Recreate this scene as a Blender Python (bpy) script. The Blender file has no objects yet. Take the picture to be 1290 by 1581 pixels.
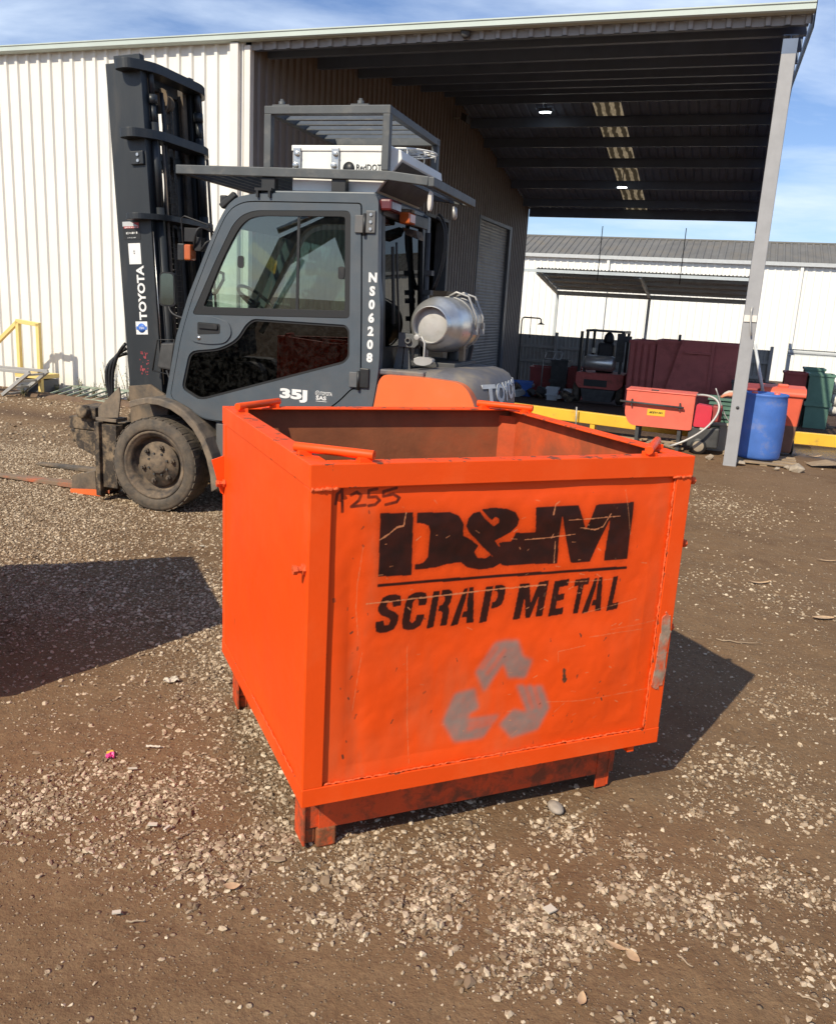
import bpy, math, random
import numpy as np
from mathutils import Vector, Matrix
from mathutils.geometry import tessellate_polygon

SC = bpy.context.scene
COL = SC.collection
R = math.radians
random.seed(7)
RNG = np.random.default_rng(11)

# ------------------------------------------------------------------ camera
HC = 1.6
PITCH, ROLL, FPX = R(13.702), R(3.3086), 1323.2
cam_d = bpy.data.cameras.new('camera')
cam = bpy.data.objects.new('camera', cam_d)
COL.objects.link(cam)
fw = Vector((0, math.cos(PITCH), -math.sin(PITCH)))
up0 = Vector((0, math.sin(PITCH), math.cos(PITCH)))
r0 = Vector((1, 0, 0))
rt = math.cos(ROLL) * r0 + math.sin(ROLL) * up0
up = -math.sin(ROLL) * r0 + math.cos(ROLL) * up0
cam.matrix_world = Matrix((
    (rt.x, up.x, -fw.x, 0), (rt.y, up.y, -fw.y, 0), (rt.z, up.z, -fw.z, HC), (0, 0, 0, 1)))
cam_d.sensor_fit = 'VERTICAL'
cam_d.sensor_height = 36
cam_d.sensor_width = 36
cam_d.lens = FPX / 1581 * 36
cam_d.clip_start = 0.05
cam_d.clip_end = 2000
SC.camera = cam
SC.render.resolution_x, SC.render.resolution_y = 835, 1024

# ------------------------------------------------------------------ light
SUN_TO = Vector((-0.77, -1.10, 1.185)).normalized()
EXPOSURE = 0.0
SKY_STRENGTH = 0.094
SUN_STRENGTH = 5.0
sun_d = bpy.data.lights.new('sun', 'SUN')
sun_d.energy = SUN_STRENGTH
sun_d.angle = R(0.5)
sun_d.color = (1.0, 0.90, 0.72)
sun = bpy.data.objects.new('sun', sun_d)
COL.objects.link(sun)
sun.rotation_euler = SUN_TO.to_track_quat('Z', 'Y').to_euler()

W = bpy.data.worlds.new('World')
SC.world = W
W.use_nodes = True
nt = W.node_tree
nt.nodes.clear()
out = nt.nodes.new('ShaderNodeOutputWorld')
bg = nt.nodes.new('ShaderNodeBackground')
sky = nt.nodes.new('ShaderNodeTexSky')
sky.sky_type = 'NISHITA'
sky.sun_disc = False
sky.sun_elevation = math.asin(SUN_TO.z)
sky.sun_rotation = math.atan2(SUN_TO.x, SUN_TO.y)
sky.air_density = 1.0
sky.dust_density = 0.35
sky.ozone_density = 1.0
tc = nt.nodes.new('ShaderNodeTexCoord')
sep = nt.nodes.new('ShaderNodeSeparateXYZ')
nt.links.new(tc.outputs['Generated'], sep.inputs[0])
zc = nt.nodes.new('ShaderNodeMath'); zc.operation = 'MAXIMUM'; zc.inputs[1].default_value = 0.0
nt.links.new(sep.outputs['Z'], zc.inputs[0])
za = nt.nodes.new('ShaderNodeMath'); za.operation = 'ADD'; za.inputs[1].default_value = 0.16
nt.links.new(zc.outputs[0], za.inputs[0])
dv = nt.nodes.new('ShaderNodeVectorMath'); dv.operation = 'DIVIDE'
cmb = nt.nodes.new('ShaderNodeCombineXYZ')
for k in range(3):
    nt.links.new(za.outputs[0], cmb.inputs[k])
nt.links.new(tc.outputs['Generated'], dv.inputs[0])
nt.links.new(cmb.outputs[0], dv.inputs[1])
cn = nt.nodes.new('ShaderNodeTexNoise')
cn.inputs['Scale'].default_value = 1.15
cn.inputs['Detail'].default_value = 9
cn.inputs['Roughness'].default_value = 0.56
cn.inputs['Distortion'].default_value = 0.25
mp = nt.nodes.new('ShaderNodeMapping')
mp.inputs['Location'].default_value = (3.1, 1.7, 0.4)
mp.inputs['Scale'].default_value = (1.0, 1.5, 0.0)
nt.links.new(dv.outputs[0], mp.inputs[0])
nt.links.new(mp.outputs[0], cn.inputs['Vector'])
cr = nt.nodes.new('ShaderNodeValToRGB')
cr.color_ramp.elements[0].position = 0.41
cr.color_ramp.elements[0].color = (0, 0, 0, 1)
cr.color_ramp.elements[1].position = 0.70
cr.color_ramp.elements[1].color = (0.85, 0.85, 0.85, 1)
nt.links.new(cn.outputs['Fac'], cr.inputs[0])
mx = nt.nodes.new('ShaderNodeMix'); mx.data_type = 'RGBA'
nt.links.new(cr.outputs[0], mx.inputs['Factor'])
tint = nt.nodes.new('ShaderNodeMix'); tint.data_type = 'RGBA'; tint.blend_type = 'MULTIPLY'; tint.inputs['Factor'].default_value = 1
nt.links.new(sky.outputs[0], tint.inputs['A']); tint.inputs['B'].default_value = (1.0, 1.12, 1.42, 1)
nt.links.new(tint.outputs['Result'], mx.inputs['A'])
mx.inputs['B'].default_value = (9.4, 10.9, 13.0, 1)
nt.links.new(mx.outputs['Result'], bg.inputs[0])
bg.inputs[1].default_value = SKY_STRENGTH
nt.links.new(bg.outputs[0], out.inputs[0])

SC.view_settings.view_transform = 'Standard'
SC.view_settings.look = 'None'
SC.view_settings.gamma = 1
SC.view_settings.exposure = EXPOSURE
SC.cycles.max_bounces = 8
SC.cycles.transparent_max_bounces = 12
SC.cycles.caustics_reflective = False
SC.cycles.caustics_refractive = False

# ------------------------------------------------------------------ helpers
class MB:
    """collects shapes into one mesh"""
    def __init__(s):
        s.v, s.f, s.m, s.sm = [], [], [], []
    def add(s, vs, fs, mi=0, smooth=False):
        b = len(s.v)
        s.v += [tuple(v) for v in vs]
        for f in fs:
            s.f.append([i + b for i in f]); s.m.append(mi); s.sm.append(smooth)
        return s
    def box(s, x0, x1, y0, y1, z0, z1, mi=0):
        vs = [(x, y, z) for x in (x0, x1) for y in (y0, y1) for z in (z0, z1)]
        return s.add(vs, [(0, 1, 3, 2), (4, 6, 7, 5), (0, 4, 5, 1), (2, 3, 7, 6), (0, 2, 6, 4), (1, 5, 7, 3)], mi)
    def bar(s, p, q, w, h=None, upv=(0, 0, 1), mi=0):
        h = h or w
        p, q = Vector(p), Vector(q)
        d = (q - p).normalized(); u = Vector(upv)
        if abs(d.dot(u)) > 0.98: u = Vector((0, 1, 0))
        sd = d.cross(u).normalized(); u = sd.cross(d)
        vs = [e + sd * (a * w / 2) + u * (c * h / 2) for e in (p, q) for a, c in ((-1, -1), (1, -1), (1, 1), (-1, 1))]
        return s.add(vs, [(3, 2, 1, 0), (4, 5, 6, 7), (0, 1, 5, 4), (1, 2, 6, 5), (2, 3, 7, 6), (3, 0, 4, 7)], mi)
    def tube(s, pts, r, n=10, mi=0, caps=True):
        pts = [Vector(p) for p in pts]
        rr = r if isinstance(r, (list, tuple)) else [r] * len(pts)
        vs, fs = [], []
        ref = Vector((0, 0, 1))
        for i, p in enumerate(pts):
            d = (pts[min(i + 1, len(pts) - 1)] - pts[max(i - 1, 0)]).normalized()
            if abs(d.dot(ref)) > 0.97: ref = Vector((0, 1, 0)) if abs(d.y) < 0.9 else Vector((1, 0, 0))
            a = d.cross(ref).normalized(); b = a.cross(d)
            ref = b
            for k in range(n):
                t = 2 * math.pi * k / n
                vs.append(p + (a * math.cos(t) + b * math.sin(t)) * rr[i])
        for i in range(len(pts) - 1):
            for k in range(n):
                k2 = (k + 1) % n
                fs.append((i * n + k, i * n + k2, (i + 1) * n + k2, (i + 1) * n + k))
        s.add(vs, fs, mi, True)
        if caps:
            b = len(s.v) - len(vs)
            s.f.append([b + k for k in range(n)][::-1]); s.m.append(mi); s.sm.append(False)
            s.f.append([b + (len(pts) - 1) * n + k for k in range(n)]); s.m.append(mi); s.sm.append(False)
        return s
    def lathe(s, prof, c, axis=(0, 0, 1), n=40, mi=0, smooth=True):
        c = Vector(c); ax = Vector(axis).normalized()
        u = Vector((0, 0, 1)) if abs(ax.z) < 0.9 else Vector((1, 0, 0))
        a = ax.cross(u).normalized(); b = ax.cross(a)
        vs, fs = [], []
        for r_, h in prof:
            for k in range(n):
                t = 2 * math.pi * k / n
                vs.append(c + ax * h + (a * math.cos(t) + b * math.sin(t)) * max(r_, 1e-4))
        for i in range(len(prof) - 1):
            for k in range(n):
                k2 = (k + 1) % n
                fs.append((i * n + k, i * n + k2, (i + 1) * n + k2, (i + 1) * n + k))
        return s.add(vs, fs, mi, smooth)
    def prism(s, loops, fn, w0, w1, mi=0):
        """polygon (first loop) with holes, extruded from w0 to w1; fn(u,v,w) -> xyz"""
        flat = [p for l in loops for p in l]
        tris = tessellate_polygon([[Vector((p[0], p[1], 0)) for p in l] for l in loops])
        n = len(flat)
        vs = [fn(p[0], p[1], w0) for p in flat] + [fn(p[0], p[1], w1) for p in flat]
        fs = [tuple(t) for t in tris] + [tuple(i + n for i in reversed(t)) for t in tris]
        o = 0
        for l in loops:
            for i in range(len(l)):
                j = (i + 1) % len(l)
                fs.append((o + i, o + j, n + o + j, n + o + i))
            o += len(l)
        return s.add(vs, fs, mi)
    def build(s, name, mats, parent=None, bevel=0, label=None, recalc=True, seg=2):
        me = bpy.data.meshes.new(name)
        me.from_pydata(s.v, [], s.f)
        me.polygons.foreach_set('material_index', s.m)
        me.polygons.foreach_set('use_smooth', s.sm)
        for m in (mats if isinstance(mats, (list, tuple)) else [mats]):
            me.materials.append(m)
        if recalc:
            import bmesh
            bm = bmesh.new(); bm.from_mesh(me)
            bmesh.ops.recalc_face_normals(bm, faces=bm.faces)
            bm.to_mesh(me); bm.free()
        me.update()
        o = bpy.data.objects.new(name, me)
        COL.objects.link(o)
        if parent: o.parent = parent
        if label: o['label'] = label
        if bevel:
            b = o.modifiers.new('bevel', 'BEVEL')
            b.width = bevel; b.segments = seg; b.limit_method = 'ANGLE'; b.angle_limit = R(38)
            b.harden_normals = False
        return o

def thing(name, label, cat, loc=(0, 0, 0), rz=0, group=None):
    o = bpy.data.objects.new(name, None)
    COL.objects.link(o)
    o.location = loc; o.rotation_euler = (0, 0, rz)
    o.empty_display_size = 0.2
    return tag(o, label, cat, group)

def tag(o, label, cat, group=None):
    o['label'] = label; o['category'] = cat
    if group: o['group'] = group
    return o

def smooth_loop(pts, it=2):
    for _ in range(it):
        q = []
        for i in range(len(pts)):
            a, b = pts[i], pts[(i + 1) % len(pts)]
            q += [(a[0] * .75 + b[0] * .25, a[1] * .75 + b[1] * .25), (a[0] * .25 + b[0] * .75, a[1] * .25 + b[1] * .75)]
        pts = q
    return pts

def round_poly(pts, r, n=4):
    """round the corners of a 2D polygon; r is a number or one radius per corner"""
    o = []
    N = len(pts)
    for i in range(N):
        p0, p1, p2 = [Vector(pts[(i + k) % N]) for k in (-1, 0, 1)]
        rr = r[i] if isinstance(r, (list, tuple)) else r
        a, b = p0 - p1, p2 - p1
        rr = min(rr, a.length * .45, b.length * .45)
        a = p1 + a.normalized() * rr; b = p1 + b.normalized() * rr
        for k in range(n + 1):
            t = k / n
            q = a * (1 - t) ** 2 + p1 * 2 * t * (1 - t) + b * t * t
            o.append((q.x, q.y))
    return o

def bez(p0, p1, p2, p3, n=14):
    p0, p1, p2, p3 = map(Vector, (p0, p1, p2, p3))
    return [p0 * (1 - t) ** 3 + p1 * 3 * t * (1 - t) ** 2 + p2 * 3 * t * t * (1 - t) + p3 * t ** 3 for t in [k / n for k in range(n + 1)]]

def text(name, body, size, loc, X, Y, m, parent, bold=0.0, ext=0.0008, align='LEFT', shear=0, space=1.0, line=1.0, width=None):
    cu = bpy.data.curves.new(name, 'FONT')
    cu.body = body; cu.size = size; cu.extrude = ext; cu.offset = bold
    cu.align_x = align; cu.shear = shear; cu.space_character = space; cu.space_line = line
    cu.resolution_u = 3
    t = bpy.data.objects.new(name, cu)
    COL.objects.link(t)
    dg = bpy.context.evaluated_depsgraph_get()
    me = bpy.data.meshes.new_from_object(t.evaluated_get(dg))
    bpy.data.objects.remove(t); bpy.data.curves.remove(cu)
    X, Y = Vector(X), Vector(Y); Z = X.cross(Y)
    sx = 1.0
    if width:
        xs = [v.co.x for v in me.vertices]; sx = width / (max(xs) - min(xs))
    M = Matrix(((X.x * sx, Y.x, Z.x, loc[0]), (X.y * sx, Y.y, Z.y, loc[1]), (X.z * sx, Y.z, Z.z, loc[2]), (0, 0, 0, 1)))
    me.transform(M)
    me.materials.clear(); me.materials.append(m)
    o = bpy.data.objects.new(name, me)
    me.name = name
    COL.objects.link(o)
    o.parent = parent
    return o

def print_marks(name, p0, X, Y, w, h, n, m, parent, seed, slant=.3):
    """print too small to read: a row of uneven little strokes"""
    r_ = random.Random(seed); X, Y = Vector(X), Vector(Y); p0 = Vector(p0); mb = MB(); Zn = X.cross(Y) * .0006
    for k in range(n):
        x = w * (k + r_.uniform(.05, .3)) / n; l = w / n * r_.uniform(.3, .7); y0, y1 = h * r_.uniform(0, .3), h * r_.uniform(.7, 1)
        vs = [p0 + X * (x + y0 * slant) + Y * y0, p0 + X * (x + l + y0 * slant) + Y * y0, p0 + X * (x + l + y1 * slant) + Y * y1, p0 + X * (x + y1 * slant) + Y * y1]
        mb.add(vs + [v + Zn for v in vs], [(0, 1, 2, 3), (7, 6, 5, 4), (0, 4, 5, 1), (1, 5, 6, 2), (2, 6, 7, 3), (3, 7, 4, 0)])
    return mb.build(name, m, parent)

# ------------------------------------------------------------------ materials
def nodes_of(name):
    m = bpy.data.materials.new(name); m.use_nodes = True
    t = m.node_tree
    return m, t, t.nodes['Principled BSDF'], t.nodes['Material Output']

def N(t, kind, **kw):
    n = t.nodes.new(kind)
    for k, v in kw.items():
        if k.startswith('i_'):
            n.inputs[k[2:]].default_value = v
        else:
            setattr(n, k, v)
    return n

def ramp(t, src, p0, p1, c0=(0, 0, 0, 1), c1=(1, 1, 1, 1)):
    r = t.nodes.new('ShaderNodeValToRGB')
    e = r.color_ramp.elements
    e[0].position, e[1].position = p0, p1
    e[0].color, e[1].color = c0, c1
    t.links.new(src, r.inputs[0])
    return r.outputs[0]

def mixc(t, fac, a, b, mode='MIX'):
    m = t.nodes.new('ShaderNodeMix'); m.data_type = 'RGBA'; m.blend_type = mode
    for s, k in ((fac, 'Factor'), (a, 'A'), (b, 'B')):
        if isinstance(s, (int, float)): m.inputs[k].default_value = s
        elif isinstance(s, tuple): m.inputs[k].default_value = s if len(s) == 4 else (*s, 1)
        else: t.links.new(s, m.inputs[k])
    return m.outputs['Result']

def noise(t, vec, scale, detail=6, rough=0.6, dist=0.0):
    n = N(t, 'ShaderNodeTexNoise', i_Scale=scale, i_Detail=detail, i_Roughness=rough, i_Distortion=dist)
    t.links.new(vec, n.inputs['Vector'])
    return n.outputs['Fac']

def mat(name, c, rough=.5, metal=0.0, var=.12, vs=5, dirt=None, ds=3, dt=(.52, .7), damt=.8, bump=0.0, bs=60,
        stretch=(1, 1, 1), spec=.5, coat=0.0, fleck=None, fs=40, ft=(.66, .7)):
    m, t, b, o = nodes_of(name)
    co = t.nodes.new('ShaderNodeTexCoord')
    mp = N(t, 'ShaderNodeMapping'); mp.inputs['Scale'].default_value = stretch
    t.links.new(co.outputs['Object'], mp.inputs[0])
    v = mp.outputs[0]
    f = noise(t, v, vs, 7, .62)
    lo = tuple(max(0, x * (1 - var * 1.6)) for x in c); hi = tuple(min(1, x * (1 + var * 1.6)) for x in c)
    colr = ramp(t, f, .25, .75, (*lo, 1), (*hi, 1))
    rgh = None
    if dirt:
        d = ramp(t, noise(t, v, ds, 9, .66, .3), dt[0], dt[1], (0, 0, 0, 1), (damt, damt, damt, 1))
        colr = mixc(t, d, colr, dirt)
        rgh = d
    if fleck:
        d2 = ramp(t, noise(t, v, fs, 5, .7), ft[0], ft[1])
        colr = mixc(t, d2, colr, fleck)
    t.links.new(colr, b.inputs['Base Color'])
    rm = N(t, 'ShaderNodeMapRange'); rm.inputs['To Min'].default_value = max(.02, rough - .1); rm.inputs['To Max'].default_value = min(1, rough + .14)
    t.links.new(noise(t, v, vs * 3.1, 5), rm.inputs[0])
    if rgh is not None:
        ad = N(t, 'ShaderNodeMath', operation='MULTIPLY_ADD'); ad.inputs[1].default_value = .35
        t.links.new(rgh, ad.inputs[0]); t.links.new(rm.outputs[0], ad.inputs[2])
        t.links.new(ad.outputs[0], b.inputs['Roughness'])
    else:
        t.links.new(rm.outputs[0], b.inputs['Roughness'])
    b.inputs['Metallic'].default_value = metal
    b.inputs['Specular IOR Level'].default_value = spec
    b.inputs['Coat Weight'].default_value = coat
    b.inputs['Coat Roughness'].default_value = .15
    if bump:
        bn = N(t, 'ShaderNodeBump', i_Strength=bump, i_Distance=.01)
        t.links.new(noise(t, v, bs, 6, .65), bn.inputs['Height'])
        t.links.new(bn.outputs[0], b.inputs['Normal'])
    return m

def glass(name, tint, refl=1.0, rough=0.0, dust=0.0, dustc=(.3, .27, .22)):
    m, t, b, o = nodes_of(name)
    t.nodes.remove(b)
    tr = N(t, 'ShaderNodeBsdfTransparent'); tr.inputs[0].default_value = (*tint, 1)
    gl = N(t, 'ShaderNodeBsdfGlossy'); gl.inputs['Roughness'].default_value = rough
    fr = N(t, 'ShaderNodeFresnel', i_IOR=1.52)
    mu = N(t, 'ShaderNodeMath', operation='MULTIPLY'); mu.inputs[1].default_value = refl
    t.links.new(fr.outputs[0], mu.inputs[0])
    mx = N(t, 'ShaderNodeMixShader')
    t.links.new(mu.outputs[0], mx.inputs[0]); t.links.new(tr.outputs[0], mx.inputs[1]); t.links.new(gl.outputs[0], mx.inputs[2])
    last = mx
    if dust:
        co = t.nodes.new('ShaderNodeTexCoord')
        f = ramp(t, noise(t, co.outputs['Object'], 26, 9, .75, .4), .45, .8, (0, 0, 0, 1), (dust,) * 3 + (1,))
        df = N(t, 'ShaderNodeBsdfDiffuse'); df.inputs[0].default_value = (*dustc, 1)
        m2 = N(t, 'ShaderNodeMixShader')
        t.links.new(f, m2.inputs[0]); t.links.new(mx.outputs[0], m2.inputs[1]); t.links.new(df.outputs[0], m2.inputs[2])
        last = m2
    t.links.new(last.outputs[0], o.inputs[0])
    return m

def emit(name, c, s):
    m, t, b, o = nodes_of(name)
    b.inputs['Base Color'].default_value = (.8, .8, .8, 1)
    b.inputs['Emission Color'].default_value = (*c, 1)
    b.inputs['Emission Strength'].default_value = s
    return m

DUST = (.24, .175, .115)
M = {}
M['bin'] = mat('bin_orange_paint', (.86, .080, .006), .46, spec=.3, var=.05, vs=3, dirt=(.30, .06, .02), ds=7, dt=(.68, .76), damt=.5, bump=.06, bs=45, fleck=(.14, .045, .02), fs=60, ft=(.73, .76))
M['bin_in'] = mat('bin_inside_rusty_paint', (.60, .085, .017), .7, var=.2, vs=5, dirt=(.22, .07, .028), ds=3.2, dt=(.38, .6), damt=.85, bump=.15, bs=50)
M['bin_rust'] = mat('bin_rusted_inside', (.25, .082, .032), .8, var=.25, vs=4, dirt=(.42, .09, .03), ds=4, dt=(.5, .72), damt=.7, bump=.15, bs=50)
M['bin_floor'] = mat('bin_floor_rust', (.16, .07, .03), .85, var=.25, vs=8, bump=.3, bs=40)
M['rust'] = mat('bin_leg_rust', (.62, .07, .012), .6, var=.12, dirt=(.13, .055, .025), ds=14, dt=(.45, .6), bump=.25, bs=70)
M['worn'] = mat('worn_bare_paint', (.33, .24, .17), .8, var=.25, vs=30, dirt=(.65, .09, .02), ds=16, dt=(.42, .6), damt=.9, bump=.3, bs=80)
M['weld'] = mat('weld_bead', (.70, .10, .02), .55, var=.2, vs=40, bump=.5, bs=120)
def frame_paint():
    m = M['bin'].copy(); m.name = 'bin_frame_worn_paint'
    t = m.node_tree; b = t.nodes['Principled BSDF']
    base = b.inputs['Base Color'].links[0].from_socket
    co = t.nodes.new('ShaderNodeTexCoord'); sp = N(t, 'ShaderNodeSeparateXYZ')
    t.links.new(co.outputs['Object'], sp.inputs[0])
    tot = None
    # wear follows the edges of the rails and posts
    for ax, p, w in (('Z', .200, .010), ('Z', .256, .006), ('Z', 1.121, .007), ('Z', 1.185, .007), ('X', .06, .006), ('X', 1.181, .006)):
        d = N(t, 'ShaderNodeMath', operation='SUBTRACT'); d.inputs[1].default_value = p
        t.links.new(sp.outputs[ax], d.inputs[0])
        a = N(t, 'ShaderNodeMath', operation='ABSOLUTE'); t.links.new(d.outputs[0], a.inputs[0])
        r = N(t, 'ShaderNodeMapRange'); r.inputs['From Min'].default_value = w * 1.6; r.inputs['From Max'].default_value = 0
        t.links.new(a.outputs[0], r.inputs[0])
        if tot is None: tot = r.outputs[0]
        else:
            mxn = N(t, 'ShaderNodeMath', operation='MAXIMUM'); t.links.new(tot, mxn.inputs[0]); t.links.new(r.outputs[0], mxn.inputs[1]); tot = mxn.outputs[0]
    n1 = noise(t, co.outputs['Object'], 19, 9, .74, .2)
    ml = N(t, 'ShaderNodeMath', operation='MULTIPLY_ADD'); ml.inputs[1].default_value = .24
    t.links.new(tot, ml.inputs[0]); t.links.new(n1, ml.inputs[2])
    k = ramp(t, ml.outputs[0], .79, .815)
    c = mixc(t, k, base, (.13, .055, .03))
    # sun-faded and scuffed areas
    f = ramp(t, noise(t, co.outputs['Object'], 3.3, 7, .66), .5, .72, (0, 0, 0, 1), (.55, .55, .55, 1))
    c = mixc(t, f, c, (.88, .135, .03))
    t.links.new(c, b.inputs['Base Color'])
    return m
M['bin_frame'] = frame_paint()
M['rust_heavy'] = mat('heavily_rusted_foot', (.24, .08, .03), .8, var=.3, vs=14, dirt=(.62, .08, .015), ds=18, dt=(.5, .6), bump=.3, bs=80)
M['cab'] = mat('cab_grey_paint', (.075, .094, .112), .38, var=.08, vs=4, dirt=(.15, .13, .11), ds=3.5, dt=(.42, .8), damt=.35, bump=.03, bs=50)
M['cab_low'] = mat('cab_dusty_grey', (.09, .102, .115), .5, var=.1, vs=5, dirt=(.2, .16, .12), ds=5, dt=(.4, .75), damt=.55, bump=.05, bs=60)
M['black'] = mat('black_plastic', (.016, .017, .018), .45, var=.15, dirt=(.1, .085, .07), ds=6, dt=(.55, .8), damt=.4, bump=.05, bs=80)
M['gasket'] = mat('window_gasket', (.012, .013, .014), .55, var=.1)
M['mast'] = mat('mast_black_paint', (.022, .026, .030), .42, var=.12, vs=4, dirt=(.09, .08, .07), ds=4, dt=(.55, .8), damt=.4, bump=.04, bs=40, stretch=(1, 1, .3))
M['mast_dusty'] = mat('mast_dusty_steel', (.07, .06, .05), .7, var=.25, vs=8, dirt=DUST, ds=5, dt=(.4, .65), damt=.8, bump=.15, bs=60)
M['steel_dirty'] = mat('dirty_carriage_steel', (.04, .031, .024), .7, var=.3, vs=9, dirt=(.30, .22, .14), ds=11, dt=(.46, .62), damt=.8, bump=.2, bs=50)
M['fork_near'] = mat('orange_worn_fork', (.55, .11, .035), .6, var=.15, vs=6, dirt=(.2, .15, .1), ds=4, dt=(.30, .50), damt=.95, bump=.1, bs=60)
M['steel_bright'] = mat('bright_steel', (.55, .54, .52), .3, metal=1, var=.1)
M['chain'] = mat('greasy_chain', (.05, .045, .04), .45, metal=.6, var=.3, vs=60, bump=.3, bs=150)
M['tyre'] = mat('tyre_rubber', (.06, .053, .046), .85, var=.2, vs=14, dirt=(.20, .155, .11), ds=12, dt=(.34, .7), damt=.8, bump=.25, bs=70)
M['rim'] = mat('dusty_rim', (.06, .05, .042), .8, var=.2, vs=10, dirt=(.25, .185, .125), ds=9, dt=(.38, .62), damt=.85, bump=.2, bs=60)
M['fender'] = mat('dusty_fender', (.05, .05, .05), .7, var=.2, vs=7, dirt=(.26, .2, .14), ds=6, dt=(.3, .6), damt=.85, bump=.12, bs=50)
M['fl_orange'] = mat('forklift_orange_paint', (.78, .16, .045), .33, var=.05, vs=4, dirt=(.4, .2, .1), ds=4, dt=(.55, .8), damt=.4, coat=.2)
M['cw_grey'] = mat('counterweight_grey', (.115, .112, .12), .55, var=.12, vs=6, dirt=(.28, .23, .155), ds=5, dt=(.48, .72), damt=.65, bump=.06, bs=50)
M['white'] = mat('white_lettering', (.78, .78, .76), .5, var=.05)
M['ac_white'] = mat('white_unit_paint', (.80, .80, .76), .45, var=.05, vs=4, dirt=(.4, .36, .28), ds=4, dt=(.62, .85), damt=.5)
M['frame_grey'] = mat('guard_grey_paint', (.075, .083, .088), .5, var=.12, vs=8, dirt=(.2, .19, .17), ds=9, dt=(.52, .72), damt=.5, bump=.06, bs=70)
M['tank'] = mat('gas_bottle_aluminium', (.68, .68, .66), .30, metal=.75, var=.12, vs=6, dirt=(.25, .22, .18), ds=6, dt=(.5, .8), damt=.4, bump=.04, bs=30)
M['tank_end'] = mat('gas_bottle_end', (.42, .41, .39), .6, metal=.1, var=.1, vs=8, dirt=(.3, .27, .22), ds=9, dt=(.55, .75))
M['rubber'] = mat('rubber_hose', (.014, .014, .015), .5, var=.1)
M['seat'] = mat('seat_vinyl', (.018, .018, .02), .55, var=.15, vs=12)
M['skin_in'] = mat('cab_interior_trim', (.05, .05, .048), .6, var=.15)
M['red_lamp'] = mat('red_lens', (.11, .016, .014), .15, var=.05, spec=.7)
M['amber'] = mat('amber_lens', (.50, .11, .025), .15, var=.05, spec=.7)
M['mirror'] = mat('mirror_glass', (.16, .19, .18), .04, metal=1, var=.03)
M['sticker_red'] = mat('sticker_red', (.45, .04, .04), .5, var=.05)
M['sticker_blue'] = mat('sticker_blue', (.05, .15, .5), .5, var=.1)
M['sticker_pink'] = mat('sticker_faded_red', (.30, .05, .06), .6, var=.3, vs=40)
M['g_clear'] = glass('cab_clear_glass', (.74, .85, .80), 2.4, dust=.05, dustc=(.35, .36, .33))
M['g_dark'] = glass('cab_dark_glass', (.07, .075, .075), 1.3, dust=.12, dustc=(.15, .148, .135))
M['g_rear'] = glass('cab_rear_glass', (.035, .042, .046), .55, dust=.05)
M['wall'] = mat('cream_wall_sheet', (.80, .775, .715), .5, var=.03, vs=1.2, dirt=(.55, .48, .36), ds=1.6, dt=(.62, .85), damt=.35)
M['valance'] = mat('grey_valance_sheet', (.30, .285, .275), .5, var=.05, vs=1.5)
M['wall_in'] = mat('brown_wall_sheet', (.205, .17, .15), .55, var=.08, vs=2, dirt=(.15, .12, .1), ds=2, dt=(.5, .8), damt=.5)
M['gutter'] = mat('pale_green_gutter', (.50, .57, .53), .45, var=.05, vs=2)
M['trim'] = mat('white_trim', (.80, .75, .68), .45, var=.04)
M['roof'] = mat('zinc_roof_sheet', (.26, .335, .48), .5, metal=.0, var=.1, vs=1.5, dirt=(.1, .095, .09), ds=2, dt=(.5, .75), damt=.4)
M['purlin'] = mat('purlin_steel', (.125, .17, .26), .5, var=.1, vs=3)
M['post'] = mat('galvanised_post', (.34, .34, .35), .55, var=.07, vs=5, dirt=(.42, .32, .22), ds=3.5, dt=(.6, .85), damt=.5, bump=.05, bs=60, fleck=(.5, .48, .46), fs=30, ft=(.7, .74))
M['door_grey'] = mat('roller_door_grey', (.24, .225, .21), .5, var=.1, vs=3, dirt=(.12, .09, .07), ds=2, dt=(.5, .8), damt=.5)
M['jamb'] = mat('door_jamb', (.10, .105, .12), .5, var=.1)
M['far_white'] = mat('far_white_wall', (.86, .85, .80), .5, var=.02, vs=1)
M['far_roof'] = mat('far_grey_roof', (.155, .15, .14), .7, var=.12, vs=1.2, dirt=(.2, .17, .13), ds=1.0, dt=(.5, .7), damt=.5)
M['lean'] = mat('lean_to_sheet', (.50, .55, .58), .5, var=.08, vs=2)
M['fence'] = mat('grey_fence_sheet', (.33, .32, .30), .6, var=.12, vs=2, dirt=(.2, .15, .11), ds=2, dt=(.5, .7), damt=.5)
M['fence_rail'] = mat('pale_fence_rail', (.5, .52, .53), .5, var=.08)
M['yellow'] = mat('safety_yellow', (.80, .47, .04), .45, var=.06, vs=4, dirt=(.28, .17, .06), ds=6, dt=(.6, .72), damt=.7, fleck=(.1, .06, .03), fs=22, ft=(.71, .74))
M['cream_yellow'] = mat('stair_yellow', (.80, .60, .22), .5, var=.06)
M['galv'] = mat('galvanised_ladder', (.42, .41, .39), .45, metal=.3, var=.1)
M['green_galv'] = mat('faded_green_steel', (.30, .36, .28), .6, var=.12, dirt=(.3, .24, .16), ds=6)
M['parts_red'] = mat('washer_red_paint', (.80, .15, .095), .45, var=.08, vs=4, dirt=(.28, .08, .05), ds=6, dt=(.58, .75), damt=.5)
M['crimson'] = mat('crimson_box_paint', (.62, .035, .06), .45, var=.08)
M['skip_red'] = mat('skip_dark_red', (.46, .115, .10), .6, var=.12, vs=2.5, dirt=(.12, .05, .04), ds=2.5, dt=(.5, .75), damt=.6)
M['drum'] = mat('blue_drum_plastic', (.06, .155, .48), .55, var=.12, vs=5, dirt=(.30, .27, .27), ds=5, dt=(.56, .8), damt=.7, bump=.05, bs=40)
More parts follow.
